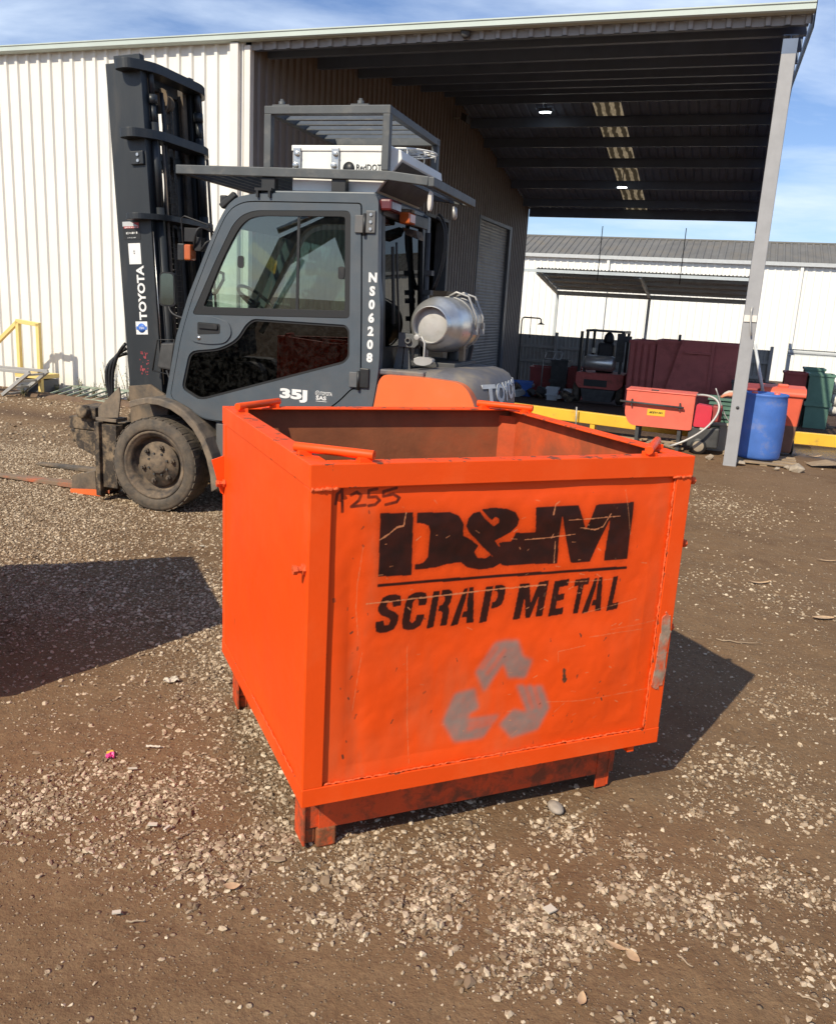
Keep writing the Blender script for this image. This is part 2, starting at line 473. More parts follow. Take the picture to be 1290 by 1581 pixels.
M['wheelie'] = mat('orange_bin_plastic', (.72, .12, .06), .5, var=.06)
M['wheelie_dark'] = mat('dark_bin_base', (.20, .10, .065), .7, var=.15)  # darker brown for the lower half of the wheelie bin
M['green'] = mat('green_plastic', (.10, .20, .15), .55, var=.12)
M['wood'] = mat('old_timber', (.30, .22, .14), .8, var=.25, vs=8, stretch=(1, 6, 6), bump=.2, bs=40)
M['rubble'] = mat('rubble_grey', (.34, .28, .21), .85, var=.3, vs=8, bump=.3)
M['dark_red'] = mat('dark_red_paint', (.30, .05, .045), .6, var=.15)
M['grime'] = mat('grimy_machine_paint', (.055, .055, .055), .6, var=.3, vs=8)
M['old_red'] = mat('old_forklift_red', (.50, .10, .08), .6, var=.15, dirt=(.15, .07, .05), ds=5, dt=(.5, .7))
M['bag'] = mat('pale_bulk_bag', (.62, .58, .52), .8, var=.15, vs=6, bump=.4, bs=12)
M['leaf'] = mat('weed_leaf', (.085, .11, .045), .7, var=.3, vs=20)
M['stem'] = mat('weed_stem', (.2, .17, .09), .8, var=.2)
M['dry_leaf'] = mat('dry_leaf', (.50, .34, .20), .7, var=.2, vs=30)
M['twig'] = mat('dry_twig', (.36, .27, .18), .8, var=.2)
M['paper'] = mat('scrap_paper', (.58, .53, .43), .7, var=.06)
M['pink'] = mat('pink_foil', (.70, .06, .28), .4, var=.1)
M['lamp'] = emit('lit_lamp_panel', (.92, 1.0, .96), 14)
M['cobble'] = mat('grey_cobble', (.34, .29, .24), .8, var=.2, vs=30, bump=.3, bs=60)

def translucent(name, c):
    m, t, b, o = nodes_of(name)
    t.nodes.remove(b)
    co = t.nodes.new('ShaderNodeTexCoord')
    wv = N(t, 'ShaderNodeTexWave', i_Scale=1.65, i_Distortion=2.2, wave_type='BANDS', bands_direction='X')
    wv.inputs['Detail'].default_value = 2; wv.inputs['Detail Scale'].default_value = 1.5
    t.links.new(co.outputs['Object'], wv.inputs['Vector'])
    colr = ramp(t, noise(t, co.outputs['Object'], 5, 8, .7), .35, .65, (*[x * .45 for x in c], 1), (*c, 1))
    colr = mixc(t, ramp(t, wv.outputs['Fac'], .35, .6), tuple(x * .12 for x in c), colr)
    tr = N(t, 'ShaderNodeBsdfTranslucent'); di = N(t, 'ShaderNodeBsdfDiffuse'); di.inputs[0].default_value = (.3, .28, .24, 1)
    t.links.new(colr, tr.inputs[0])
    mx = N(t, 'ShaderNodeMixShader'); mx.inputs[0].default_value = .8
    t.links.new(di.outputs[0], mx.inputs[1]); t.links.new(tr.outputs[0], mx.inputs[2])
    t.links.new(mx.outputs[0], o.inputs[0])
    return m
M['skylight'] = translucent('translucent_roof_sheet', (.34, .265, .16))

# ------------------------------------------------------------------ ground
YB = -0.339807
P0 = Vector((3.5084, 9.6700, 0))
FX = Vector((math.cos(YB), math.sin(YB), 0)); VV = Vector((-math.sin(YB), math.cos(YB), 0))
def BL(u, v, z=0.0):
    return P0 + FX * u + VV * v + Vector((0, 0, z))

def vnoise(x, y, seed):
    xi, yi = np.floor(x).astype(np.int64), np.floor(y).astype(np.int64)
    xf, yf = x - xi, y - yi
    xf = xf * xf * (3 - 2 * xf); yf = yf * yf * (3 - 2 * yf)
    def h(a, b):
        n = (a * 374761393 + b * 668265263 + seed * 1442695041) & 0xffffffff
        n = ((n ^ (n >> 13)) * 1274126177) & 0xffffffff
        return ((n ^ (n >> 16)) & 0xffff) / 65535.0
    return (h(xi, yi) * (1 - xf) + h(xi + 1, yi) * xf) * (1 - yf) + (h(xi, yi + 1) * (1 - xf) + h(xi + 1, yi + 1) * xf) * yf

def fbm(x, y, seed, oct=4):
    s, a, n = 0, 1, 0
    for k in range(oct):
        s = s + a * vnoise(x * 2 ** k, y * 2 ** k, seed + k); n += a; a *= .5
    return s / n

def to_bl(x, y):
    dx, dy = x - P0.x, y - P0.y
    return dx * FX.x + dy * FX.y, dx * VV.x + dy * VV.y

def slope(v):
    return -0.06 * np.clip(v - 2.6, 0, 13.0)

def GH(x, y):
    x = np.asarray(x, float); y = np.asarray(y, float)
    u, v = to_bl(x, y)
    near = np.clip(1.4 - np.hypot(x, y - 3) / 9.0, 0, 1)
    h = (fbm(x * 1.3, y * 1.3, 3, 3) - .5) * .035 + (fbm(x * 6, y * 6, 9, 3) - .5) * .016 + (fbm(x * 22, y * 22, 15, 2) - .5) * .007
    return h * near - .006 + slope(v)

def gz(x, y):
    return float(GH(x, y))

# gravel patches: (x, y, rx, ry, angle, strength)
def img_ground(px, py):
    d = fw + rt * ((px - 645) / FPX) + up * ((790.5 - py) / FPX)
    t = -HC / d.z
    return d.x * t, d.y * t
PATCH = []
for px, py, rpx, rpy, s in [
        (170, 720, 260, 70, .95), (60, 790, 200, 60, .85), (300, 800, 90, 40, .9), (180, 900, 200, 60, .6), (330, 930, 50, 60, .75),
        (340, 1030, 45, 55, .85), (60, 860, 120, 40, .5), (400, 1120, 40, 60, .55),
        (250, 1235, 70, 35, .8), (60, 1245, 70, 40, .65), (420, 1205, 50, 40, .65), (330, 1190, 60, 25, .5), (150, 1190, 50, 20, .5),
        (330, 1325, 90, 45, .8), (430, 1290, 60, 30, .75), (560, 1330, 60, 45, .85), (170, 1310, 70, 30, .45), (600, 1400, 60, 30, .7), (520, 1420, 60, 25, .55),
        (680, 1370, 45, 35, .85), (650, 1400, 50, 40, .95), (800, 1360, 40, 30, .85), (830, 1440, 60, 45, 1.), (790, 1500, 55, 25, .75), (900, 1440, 55, 25, .85),
        (1000, 1375, 60, 25, .8), (1080, 1395, 50, 35, 1.), (1110, 1400, 30, 20, .8), (1040, 1390, 70, 40, .7),
        (870, 1275, 45, 30, .65), (985, 1310, 30, 20, .5), (700, 1310, 60, 20, .55), (700, 1260, 50, 25, .5),
        (1090, 1210, 40, 35, .5), (1220, 1240, 50, 25, .65), (1160, 1180, 60, 25, .45), (1070, 1250, 30, 15, .5),
        (1170, 1350, 70, 30, .55), (1240, 1370, 60, 20, .6), (1150, 1310, 30, 25, .45), (1170, 1460, 40, 40, .35), (1260, 1500, 40, 40, .3),
        (1200, 1090, 40, 20, .4), (1130, 900, 80, 30, .22), (1200, 930, 60, 25, .22), (1110, 780, 60, 20, .25), (1250, 1080, 40, 30, .25),
        (880, 1520, 20, 15, .4), (1000, 1560, 60, 20, .2), (380, 1090, 30, 30, .4), (480, 1345, 60, 25, .5)]:
    x, y = img_ground(px, py)
    xa, ya = img_ground(px + rpx, py); xb, yb = img_ground(px, py - rpy)
    PATCH.append((x, y, math.hypot(xa - x, ya - y), math.hypot(xb - x, yb - y), s))

def density(x, y):
    d = np.zeros_like(x)
    for cx, cy, rx, ry, s in PATCH:
        d = np.maximum(d, s * np.exp(-(((x - cx) / rx) ** 2 + ((y - cy) / ry) ** 2) * .8))
    u, v = to_bl(x, y)
    # loose gravel along the shed front, pressed away in two wheel tracks
    band = np.exp(-((v + 1.0) / .55) ** 2) * .85 * (u < -5.5)
    far = .75 * (v < -2.2) * (u < -3.5) * (y > 4.6) * np.clip((-v - 2.2) * 1.5, 0, 1)
    d = np.maximum(d, np.maximum(band, far))
    n = fbm(x * 1.1 + 5, y * 1.1, 31, 4)
    n2 = fbm(x * 3.3, y * 3.3 + 9, 37, 3)
    return np.clip(1.25 * d ** 1.15 * (.45 + .85 * n) * (.5 + 1.0 * n2) + .012, 0, 1)

def axis(segs):
    o = []
    for a, b, n in segs:
        o += list(np.linspace(a, b, n, endpoint=False))
    return np.array(o + [segs[-1][1]])
gx = axis([(-400, -60, 12), (-60, -14, 24), (-14, -4.5, 60), (-4.5, 4.5, 330), (4.5, 14, 60), (14, 60, 24), (60, 400, 12)])
gy = axis([(-400, -40, 10), (-40, -2, 20), (-2, .7, 20), (.7, 8.0, 330), (8, 16, 110), (16, 30, 40), (30, 80, 20), (80, 600, 14)])
X, Y = np.meshgrid(gx, gy)
Zg = GH(X, Y)
nv = X.size
me = bpy.data.meshes.new('ground')
me.vertices.add(nv)
me.vertices.foreach_set('co', np.stack([X, Y, Zg], -1).astype(np.float32).ravel())
ny, nx = X.shape
idx = np.arange(nv).reshape(ny, nx)
q = np.stack([idx[:-1, :-1], idx[:-1, 1:], idx[1:, 1:], idx[1:, :-1]], -1).reshape(-1, 4)
me.loops.add(q.size); me.polygons.add(len(q))
me.loops.foreach_set('vertex_index', q.ravel().astype(np.int32))
me.polygons.foreach_set('loop_start', (np.arange(len(q)) * 4).astype(np.int32))
me.polygons.foreach_set('use_smooth', np.ones(len(q), bool))
me.update(calc_edges=True)
at = me.attributes.new('gravel_cover', 'FLOAT', 'POINT')
at.data.foreach_set('value', density(X, Y).ravel().astype(np.float32))
ub, vb = to_bl(X, Y)
wet = np.clip(1 - np.hypot((ub - 1.6) / 1.4, (vb - 1.9) / .75), 0, 1) * 2
wet = np.clip(wet * (.5 + fbm(X * 2, Y * 2, 77, 3)), 0, 1)
at = me.attributes.new('wet', 'FLOAT', 'POINT')
at.data.foreach_set('value', wet.ravel().astype(np.float32))
trk = np.exp(-((vb + 2.0) / .28) ** 2) * (ub < -5.2) + np.exp(-((vb + .35) / .22) ** 2) * (ub < -5.5)
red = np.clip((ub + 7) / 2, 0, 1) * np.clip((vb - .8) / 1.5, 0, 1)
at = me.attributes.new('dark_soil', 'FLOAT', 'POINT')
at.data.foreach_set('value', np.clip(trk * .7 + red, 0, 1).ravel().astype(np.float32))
ground = bpy.data.objects.new('ground', me)
COL.objects.link(ground)
ground['kind'] = 'structure'

def ground_material():
    m, t, b, o = nodes_of('yard_soil_and_gravel')
    co = t.nodes.new('ShaderNodeTexCoord'); v = co.outputs['Object']
    big = noise(t, v, .9, 6, .6, .3)
    mid = noise(t, v, 7, 8, .68)
    fine = noise(t, v, 70, 6, .7)
    soil = ramp(t, big, .3, .72, (.150, .086, .042, 1), (.245, .150, .079, 1))
    soil = mixc(t, ramp(t, mid, .35, .7), soil, (.245, .158, .086))
    soil = mixc(t, ramp(t, noise(t, v, 2.2, 6, .65), .56, .72, (0, 0, 0, 1), (.7, .7, .7, 1)), soil, (.115, .060, .030))
    soil = mixc(t, ramp(t, fine, .35, .75, (0, 0, 0, 1), (.55, .55, .55, 1)), soil, (.085, .05, .028))
    # grit: small pale cells
    vo = N(t, 'ShaderNodeTexVoronoi', i_Scale=105.0); t.links.new(v, vo.inputs['Vector'])
    dsk = ramp(t, vo.outputs['Distance'], .22, .42, (1, 1, 1, 1), (0, 0, 0, 1))
    sp = N(t, 'ShaderNodeSeparateColor'); t.links.new(vo.outputs['Color'], sp.inputs[0])
    gc = N(t, 'ShaderNodeAttribute', attribute_name='gravel_cover')
    th = N(t, 'ShaderNodeMath', operation='MULTIPLY_ADD'); th.inputs[1].default_value = 1.15; th.inputs[2].default_value = .13
    t.links.new(gc.outputs['Fac'], th.inputs[0])
    lt = N(t, 'ShaderNodeMath', operation='LESS_THAN'); t.links.new(sp.outputs[0], lt.inputs[0]); t.links.new(th.outputs[0], lt.inputs[1])
    mk = N(t, 'ShaderNodeMath', operation='MULTIPLY'); t.links.new(lt.outputs[0], mk.inputs[0]); t.links.new(dsk, mk.inputs[1])
    grit = ramp(t, sp.outputs[1], .0, 1., (.23, .16, .095, 1), (.52, .41, .285, 1))
    vo2 = N(t, 'ShaderNodeTexVoronoi', i_Scale=46.0); t.links.new(v, vo2.inputs['Vector'])
    sp2 = N(t, 'ShaderNodeSeparateColor'); t.links.new(vo2.outputs['Color'], sp2.inputs[0])
    ds2 = ramp(t, vo2.outputs['Distance'], .28, .46, (1, 1, 1, 1), (0, 0, 0, 1))
    lt2 = N(t, 'ShaderNodeMath', operation='LESS_THAN'); t.links.new(sp2.outputs[0], lt2.inputs[0])
    th2 = N(t, 'ShaderNodeMath', operation='MULTIPLY_ADD'); th2.inputs[1].default_value = .95; th2.inputs[2].default_value = .02
    t.links.new(gc.outputs['Fac'], th2.inputs[0]); t.links.new(th2.outputs[0], lt2.inputs[1])
    mk2 = N(t, 'ShaderNodeMath', operation='MULTIPLY'); t.links.new(lt2.outputs[0], mk2.inputs[0]); t.links.new(ds2, mk2.inputs[1])
    grit2 = ramp(t, sp2.outputs[1], .0, 1., (.25, .18, .11, 1), (.52, .41, .285, 1))
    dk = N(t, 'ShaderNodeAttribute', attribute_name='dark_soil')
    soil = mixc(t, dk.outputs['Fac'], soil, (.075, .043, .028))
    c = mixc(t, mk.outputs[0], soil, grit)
    c = mixc(t, mk2.outputs[0], c, grit2)
    wt = N(t, 'ShaderNodeAttribute', attribute_name='wet')
    c = mixc(t, wt.outputs['Fac'], c, (.07, .06, .055))
    t.links.new(c, b.inputs['Base Color'])
    rr = N(t, 'ShaderNodeMapRange'); rr.inputs['To Min'].default_value = .93; rr.inputs['To Max'].default_value = .22
    t.links.new(wt.outputs['Fac'], rr.inputs[0]); t.links.new(rr.outputs[0], b.inputs['Roughness'])
    b.inputs['Specular IOR Level'].default_value = .25
    h1 = N(t, 'ShaderNodeMath', operation='MULTIPLY_ADD'); h1.inputs[1].default_value = 1.2
    t.links.new(mk.outputs[0], h1.inputs[0]); t.links.new(fine, h1.inputs[2])
    h2 = N(t, 'ShaderNodeMath', operation='MULTIPLY_ADD'); h2.inputs[1].default_value = 2.2
    t.links.new(mk2.outputs[0], h2.inputs[0]); t.links.new(h1.outputs[0], h2.inputs[2])
    h3 = N(t, 'ShaderNodeMath', operation='MULTIPLY_ADD'); h3.inputs[1].default_value = 2.4
    t.links.new(noise(t, v, 24, 6, .66), h3.inputs[0]); t.links.new(h2.outputs[0], h3.inputs[2])
    bn = N(t, 'ShaderNodeBump', i_Strength=.8, i_Distance=.006)
    t.links.new(h3.outputs[0], bn.inputs['Height']); t.links.new(bn.outputs[0], b.inputs['Normal'])
    return m
me.materials.append(ground_material())

# loose stones: too many to count, one object
def icosa():
    p = (1 + 5 ** .5) / 2
    v = np.array([(-1, p, 0), (1, p, 0), (-1, -p, 0), (1, -p, 0), (0, -1, p), (0, 1, p), (0, -1, -p), (0, 1, -p), (p, 0, -1), (p, 0, 1), (-p, 0, -1), (-p, 0, 1)], float)
    f = np.array([(0, 11, 5), (0, 5, 1), (0, 1, 7), (0, 7, 10), (0, 10, 11), (1, 5, 9), (5, 11, 4), (11, 10, 2), (10, 7, 6), (7, 1, 8), (3, 9, 4), (3, 4, 2), (3, 2, 6), (3, 6, 8), (3, 8, 9), (4, 9, 5), (2, 4, 11), (6, 2, 10), (8, 6, 7), (9, 8, 1)])
    return v / np.linalg.norm(v[0]), f
ICO_V, ICO_F = icosa()

def in_rect(x, y, o, yaw, w, d):
    dx, dy = x - o[0], y - o[1]
    a = dx * math.cos(yaw) + dy * math.sin(yaw); b = -dx * math.sin(yaw) + dy * math.cos(yaw)
    return (a > 0) & (a < w) & (b > 0) & (b < d)

def scatter(n_try, x0, x1, y0, y1, smin, smax, power, dmul, dadd=0):
    x = RNG.uniform(x0, x1, n_try); y = RNG.uniform(y0, y1, n_try)
    # keep what this camera and a step beside it can see
    keep = np.abs(x) < .62 * y + 1.0
    keep &= RNG.uniform(0, 1, n_try) < density(x, y) * dmul + dadd
    u, v = to_bl(x, y)
    keep &= (v < 1.2)
    x, y = x[keep], y[keep]
    s = smin + (smax - smin) * RNG.uniform(0, 1, len(x)) ** power
    return x, y, s
sets = [scatter(150000, -2.6, 3.0, 1.1, 4.2, .0032, .0098, 1.9, 1.0, .0),
        scatter(160000, -2.6, 3.2, 1.1, 4.4, .0014, .0040, 1.3, .9, .04),
        scatter(220000, -6.0, 4.0, 4.2, 8.5, .0038, .0098, 1.6, .75, .004),
        scatter(26000, -9.0, 6.0, 8.5, 13., .008, .018, 1.5, .6, .004),
        scatter(160000, -2.6, 3.2, 1.1, 4.4, .0012, .0034, 1.2, .0, .16), scatter(900, -2.6, 3.0, 1.1, 5.0, .009, .017, 1.8, .8, .02)]
clod = np.concatenate([np.full(len(k[0]), i == 4) for i, k in enumerate(sets)])
sx, sy, ss = [np.concatenate(k) for k in zip(*sets)]
ns = len(sx)
print('stones', ns)
bases = []
for k in range(10):
    bases.append(ICO_V * (1 + RNG.uniform(-.4, .35, (12, 1))) + RNG.uniform(-.22, .22, (12, 3)))
bases = np.array(bases)
sv = bases[RNG.integers(0, 10, ns)]
sv = sv * (ss[:, None] * RNG.uniform(.6, 1.45, (ns, 3)) * np.array([1.15, 1.0, .62]))[:, None, :]
a1 = RNG.uniform(0, 6.283, ns); a2 = RNG.uniform(-.5, .5, ns)
ca, sa, cb, sb = np.cos(a1), np.sin(a1), np.cos(a2), np.sin(a2)
xx = sv[:, :, 0] * cb[:, None] + sv[:, :, 2] * sb[:, None]
zz = -sv[:, :, 0] * sb[:, None] + sv[:, :, 2] * cb[:, None]
x2 = xx * ca[:, None] - sv[:, :, 1] * sa[:, None]; y2 = xx * sa[:, None] + sv[:, :, 1] * ca[:, None]
co = np.stack([x2 + sx[:, None], y2 + sy[:, None], zz + (GH(sx, sy) + ss * .22)[:, None]], -1).reshape(-1, 3)
me = bpy.data.meshes.new('gravel')
me.vertices.add(len(co)); me.vertices.foreach_set('co', co.astype(np.float32).ravel())
fi = (ICO_F[None] + (np.arange(ns) * 12)[:, None, None]).reshape(-1)
me.loops.add(len(fi)); me.polygons.add(len(fi) // 3)
me.loops.foreach_set('vertex_index', fi.astype(np.int32))
me.polygons.foreach_set('loop_start', (np.arange(len(fi) // 3) * 3).astype(np.int32))
me.update(calc_edges=True)
at = me.attributes.new('tint', 'FLOAT', 'POINT')
at.data.foreach_set('value', np.repeat(np.where(clod, RNG.uniform(-.1, .16, ns), RNG.uniform(0, 1, ns)), 12).astype(np.float32))
def stone_material():
    m, t, b, o = nodes_of('pale_crushed_stone')
    a = N(t, 'ShaderNodeAttribute', attribute_name='tint')
    r = t.nodes.new('ShaderNodeValToRGB'); e = r.color_ramp.elements
    e[0].position = 0; e[0].color = (.15, .10, .06, 1); e[1].position = 1; e[1].color = (.72, .60, .44, 1)
    for p, c in ((.25, (.27, .19, .12, 1)), (.55, (.42, .32, .215, 1)), (.85, (.60, .485, .345, 1))):
        n = e.new(p); n.color = c
    t.links.new(a.outputs['Fac'], r.inputs[0])
    co = t.nodes.new('ShaderNodeTexCoord')
    c = mixc(t, ramp(t, noise(t, co.outputs['Object'], 120, 5, .7), .35, .7, (0, 0, 0, 1), (.45, .45, .45, 1)), r.outputs[0], (.22, .165, .115))
    t.links.new(c, b.inputs['Base Color'])
    b.inputs['Roughness'].default_value = .9
    b.inputs['Specular IOR Level'].default_value = .25
    return m
me.polygons.foreach_set('use_smooth', np.zeros(len(fi) // 3, bool))
me.materials.append(stone_material())
gravel = bpy.data.objects.new('gravel', me)
COL.objects.link(gravel)
gravel['kind'] = 'stuff'
gravel['label'] = 'pale crushed stone scattered loose over the brown soil'
gravel['category'] = 'gravel'

# ------------------------------------------------------------------ scrap bin
# stencil outlines on the front sheet, in metres (x along the front, z up)
BLACK=[[(0.2007,1.0457),(0.2978,1.0441),(0.3056,0.8607),(0.2042,0.8648)],[(0.308,1.0422),(0.4072,1.0406),(0.4364,1.0288),(0.453,1.0052),(0.4557,0.9692),(0.4877,0.952),(0.5063,0.9299),(0.4925,0.9129),(0.4762,0.8867),(0.4429,0.8875),(0.4102,0.8852),(0.3781,0.8783),(0.3142,0.8753),(0.3116,0.8923),(0.3369,0.8951),(0.3502,0.9109),(0.3509,0.9865),(0.3443,1.0033),(0.3296,1.01),(0.3098,1.0125)],[(0.4659,1.0183),(0.4812,1.0342),(0.5016,1.0379),(0.5201,1.0156),(0.5518,0.9909),(0.5456,0.9641),(0.5741,0.9311),(0.613,0.885),(0.6122,0.8651),(0.5927,0.8689),(0.5507,0.9051),(0.5232,0.9288),(0.5049,0.9471),(0.4734,0.9759),(0.4611,0.9957)],[(0.5053,1.043),(0.5469,1.0466),(0.5898,1.0416),(0.6184,1.0303),(0.6335,1.0085),(0.6295,0.9868),(0.6096,0.9683),(0.5807,0.9542),(0.5559,0.944),(0.5378,0.9568),(0.5518,0.9909),(0.5678,1.0017),(0.5651,1.0134),(0.5537,1.0178),(0.5418,1.0084)],[(0.4704,0.9607),(0.51,0.9351),(0.4973,0.9165),(0.5088,0.8985),(0.5362,0.8951),(0.5509,0.9035),(0.5878,0.8748),(0.563,0.8631),(0.5205,0.8599),(0.4774,0.871),(0.4508,0.8924),(0.4476,0.9351)],[(0.5734,0.939),(0.5947,0.9416),(0.6146,0.942),(0.627,0.9673),(0.6933,0.9652),(0.7035,0.8657),(0.6121,0.8667),(0.5947,0.8942)],[(0.6837,1.0414),(0.8316,1.0422),(0.8669,0.9662),(0.8933,1.0413),(1.0354,1.0436),(1.0323,0.8609),(0.944,0.8611),(0.9517,0.9946),(0.8941,0.8604),(0.8249,0.862),(0.7761,1.0151),(0.7785,0.8628),(0.7018,0.865)],[(0.2029,0.8446),(1.0334,0.8387),(1.0349,0.8283),(0.2034,0.8348)]]
GREY=[[(0.5896,0.6283),(0.6205,0.6311),(0.6655,0.6303),(0.6891,0.5746),(0.723,0.5576),(0.7057,0.4993),(0.6454,0.5072),(0.6227,0.5571),(0.5679,0.4684),(0.5334,0.5388)],[(0.5355,0.4856),(0.5544,0.4166),(0.5245,0.4038),(0.5214,0.3871),(0.6245,0.3865),(0.5761,0.3173),(0.4784,0.316),(0.4364,0.3874),(0.471,0.4756)],[(0.6754,0.4795),(0.7651,0.4673),(0.802,0.3888),(0.7665,0.3177),(0.6738,0.3012),(0.6275,0.3531),(0.6739,0.3989),(0.722,0.3828)]]
GREY_GAPS=[[(0.5956,0.6109),(0.5523,0.549)],[(0.6234,0.5993),(0.5716,0.5296)],[(0.5271,0.371),(0.6029,0.3745)],[(0.524,0.3542),(0.5995,0.3619)],[(0.7084,0.4728),(0.7397,0.3935)],[(0.7367,0.469),(0.7681,0.3938)]]
MARKER=[[(0.0791,1.1146),(0.082,1.0547)],[(0.0626,1.0767),(0.066,1.1024),(0.0792,1.1132)],[(0.1049,1.0982),(0.1205,1.1061),(0.1325,1.0972),(0.1272,1.0832),(0.1061,1.0671),(0.1454,1.0697)],[(0.1774,1.1126),(0.154,1.1091),(0.154,1.0907),(0.1762,1.0912),(0.1856,1.0809),(0.1734,1.0699),(0.155,1.0678)],[(0.2327,1.1135),(0.1956,1.1048),(0.1962,1.0919),(0.2245,1.0966),(0.2425,1.0858),(0.2347,1.0746),(0.2034,1.0686)]]
SCRATCH=[[(0.2022,0.9697),(0.2302,0.9858),(0.2523,1.003),(0.2713,1.0071),(0.2763,1.0422)],[(0.1749,0.788),(0.3194,0.7903),(0.45,0.7929),(0.5688,0.7962),(0.747,0.7977)],[(0.8475,0.9713),(0.9003,0.9627),(0.9279,0.9711),(0.9516,1.0094)],[(0.746,1.0165),(0.7516,1.048),(0.7643,1.0554)],[(0.8027,0.9978),(0.8723,0.9985),(0.9866,1.0012)],[(0.66,0.9441),(0.7312,0.9455),(0.8312,0.9518)],[(0.7645,0.9314),(0.7671,0.8661)],[(0.9194,0.6152),(1.0082,0.6189),(1.1255,0.6199)],[(0.1563,0.9535),(0.1457,0.8508),(0.1451,0.7757),(0.1536,0.6984)],[(0.8209,0.8),(0.9842,0.7996)],[(0.9997,1.0827),(1.0342,0.9404)],[(0.8901,0.6963),(1.0845,0.7261)],[(0.6729,0.3103),(0.6925,0.325)],[(0.814,0.5422),(0.81,0.5775),(0.9051,0.5885)],[(0.8187,0.3683),(0.8541,0.3992)],[(0.7855,0.4091),(0.9282,0.3977)],[(0.3055,0.6462),(0.3313,0.273)],[(0.9975,0.6328),(1.1744,0.6412)],[(0.9033,0.4002),(1.1973,0.4004)],[(0.1687,0.6426),(0.1471,0.4684)]]

BW, BD, BZ0, BZ1 = 1.241, 1.155, .20, 1.185

def glyphs():
    """condensed stencil capitals: strokes in a unit box"""
    def P(*p): return list(p)
    g = {}
    g['S'] = [P((.0, .72), (.12, .95), (.35, 1), (.68, 1), (.92, .93), (1, .75), (1, .66), (.64, .66), (.60, .80), (.40, .80), (.37, .70), (.5, .62), (.8, .52), (1, .40), (1, .2), (.88, .05), (.62, 0), (.3, 0), (.08, .07), (0, .24), (0, .34), (.36, .34), (.40, .20), (.60, .20), (.64, .30), (.55, .38), (.2, .48), (.02, .6))]
    g['C'] = [P((.0, .25), (.1, .06), (.35, 0), (.65, 0), (.9, .07), (1, .25), (1, .38), (.63, .38), (.62, .24), (.5, .18), (.38, .24), (.37, .76), (.5, .82), (.62, .76), (.63, .62), (1, .62), (1, .76), (.9, .94), (.65, 1), (.35, 1), (.1, .94), (0, .75))]
    g['R'] = [P((0, 0), (.34, 0), (.34, 1), (0, 1)), P((.42, 1), (.75, 1), (.95, .93), (1, .8), (1, .62), (.9, .52), (1, .42), (1, 0), (.66, 0), (.66, .36), (.56, .42), (.42, .42), (.42, .58), (.58, .60), (.65, .68), (.65, .78), (.56, .83), (.42, .83))]
    g['A'] = [P((0, 0), (.3, .98), (.47, 1), (.47, .72), (.32, 0)), P((.53, 1), (.72, 1), (1, 0), (.68, 0), (.64, .18), (.42, .18), (.46, .36), (.60, .36), (.53, .70))]
    g['P'] = [P((0, 0), (.36, 0), (.36, 1), (0, 1)), P((.44, 1), (.75, 1), (.95, .93), (1, .78), (1, .55), (.92, .42), (.72, .36), (.44, .36), (.44, .54), (.58, .55), (.65, .62), (.65, .76), (.56, .83), (.44, .83))]
    g['M'] = [P((0, 0), (.24, 0), (.26, .6), (.42, 0), (.58, 0), (.74, .6), (.76, 0), (1, 0), (1, 1), (.66, 1), (.5, .42), (.34, 1), (0, 1))]
    g['E'] = [P((0, 0), (.95, 0), (.95, .2), (.42, .2), (.42, .41), (.85, .41), (.85, .6), (.42, .6), (.42, .8), (.98, .8), (.98, 1), (0, 1))]
    g['T'] = [P((.0, .8), (.30, .8), (.30, 0), (.68, 0), (.68, .8), (1, .8), (1, 1), (0, 1))]
    g['L'] = [P((0, 0), (1, 0), (1, .2), (.45, .2), (.45, 1), (0, 1))]
    return g
LET = [('S', .200, .282), ('C', .280, .362), ('R', .362, .440), ('A', .437, .527), ('P', .531, .614), ('M', .643, .757), ('E', .763, .830), ('T', .835, .900), ('A', .882, .966), ('L', .972, 1.028)]

def inside(px, py, poly):
    r = np.zeros(px.shape, bool)
    j = len(poly) - 1
    for i in range(len(poly)):
        xi, yi = poly[i]; xj, yj = poly[j]
        c = ((yi > py) != (yj > py))
        if yi != yj:
            r ^= c & (px < (xj - xi) * (py - yi) / (yj - yi) + xi)
        j = i
    return r

def fill(A, xs, zs, poly):
    x0, x1 = min(p[0] for p in poly), max(p[0] for p in poly)
    z0, z1 = min(p[1] for p in poly), max(p[1] for p in poly)
    i0, i1 = np.searchsorted(xs, [x0, x1]); k0, k1 = np.searchsorted(zs, [z0, z1])
    gx_, gz_ = np.meshgrid(xs[i0:i1], zs[k0:k1])
    A[k0:k1, i0:i1] = np.maximum(A[k0:k1, i0:i1], inside(gx_, gz_, poly))

def stroke(A, xs, zs, pts, w, val=1.0, wob=0.0):
    for (xa, za), (xb, zb) in zip(pts[:-1], pts[1:]):
        m = w * 2.5
        i0, i1 = np.searchsorted(xs, [min(xa, xb) - m, max(xa, xb) + m]); k0, k1 = np.searchsorted(zs, [min(za, zb) - m, max(za, zb) + m])
        gx_, gz_ = np.meshgrid(xs[i0:i1], zs[k0:k1])
        dx, dz = xb - xa, zb - za
        L2 = max(dx * dx + dz * dz, 1e-9)
        tt = np.clip(((gx_ - xa) * dx + (gz_ - za) * dz) / L2, 0, 1)
        ww = w
        if wob:
            ww = w * (1 - wob + 2 * wob * vnoise(gx_ * 160, gz_ * 160, 91))
        d = np.hypot(gx_ - xa - tt * dx, gz_ - za - tt * dz)
        A[k0:k1, i0:i1] = np.maximum(A[k0:k1, i0:i1], val * np.clip((ww - d) / (w * .5) + .5, 0, 1))

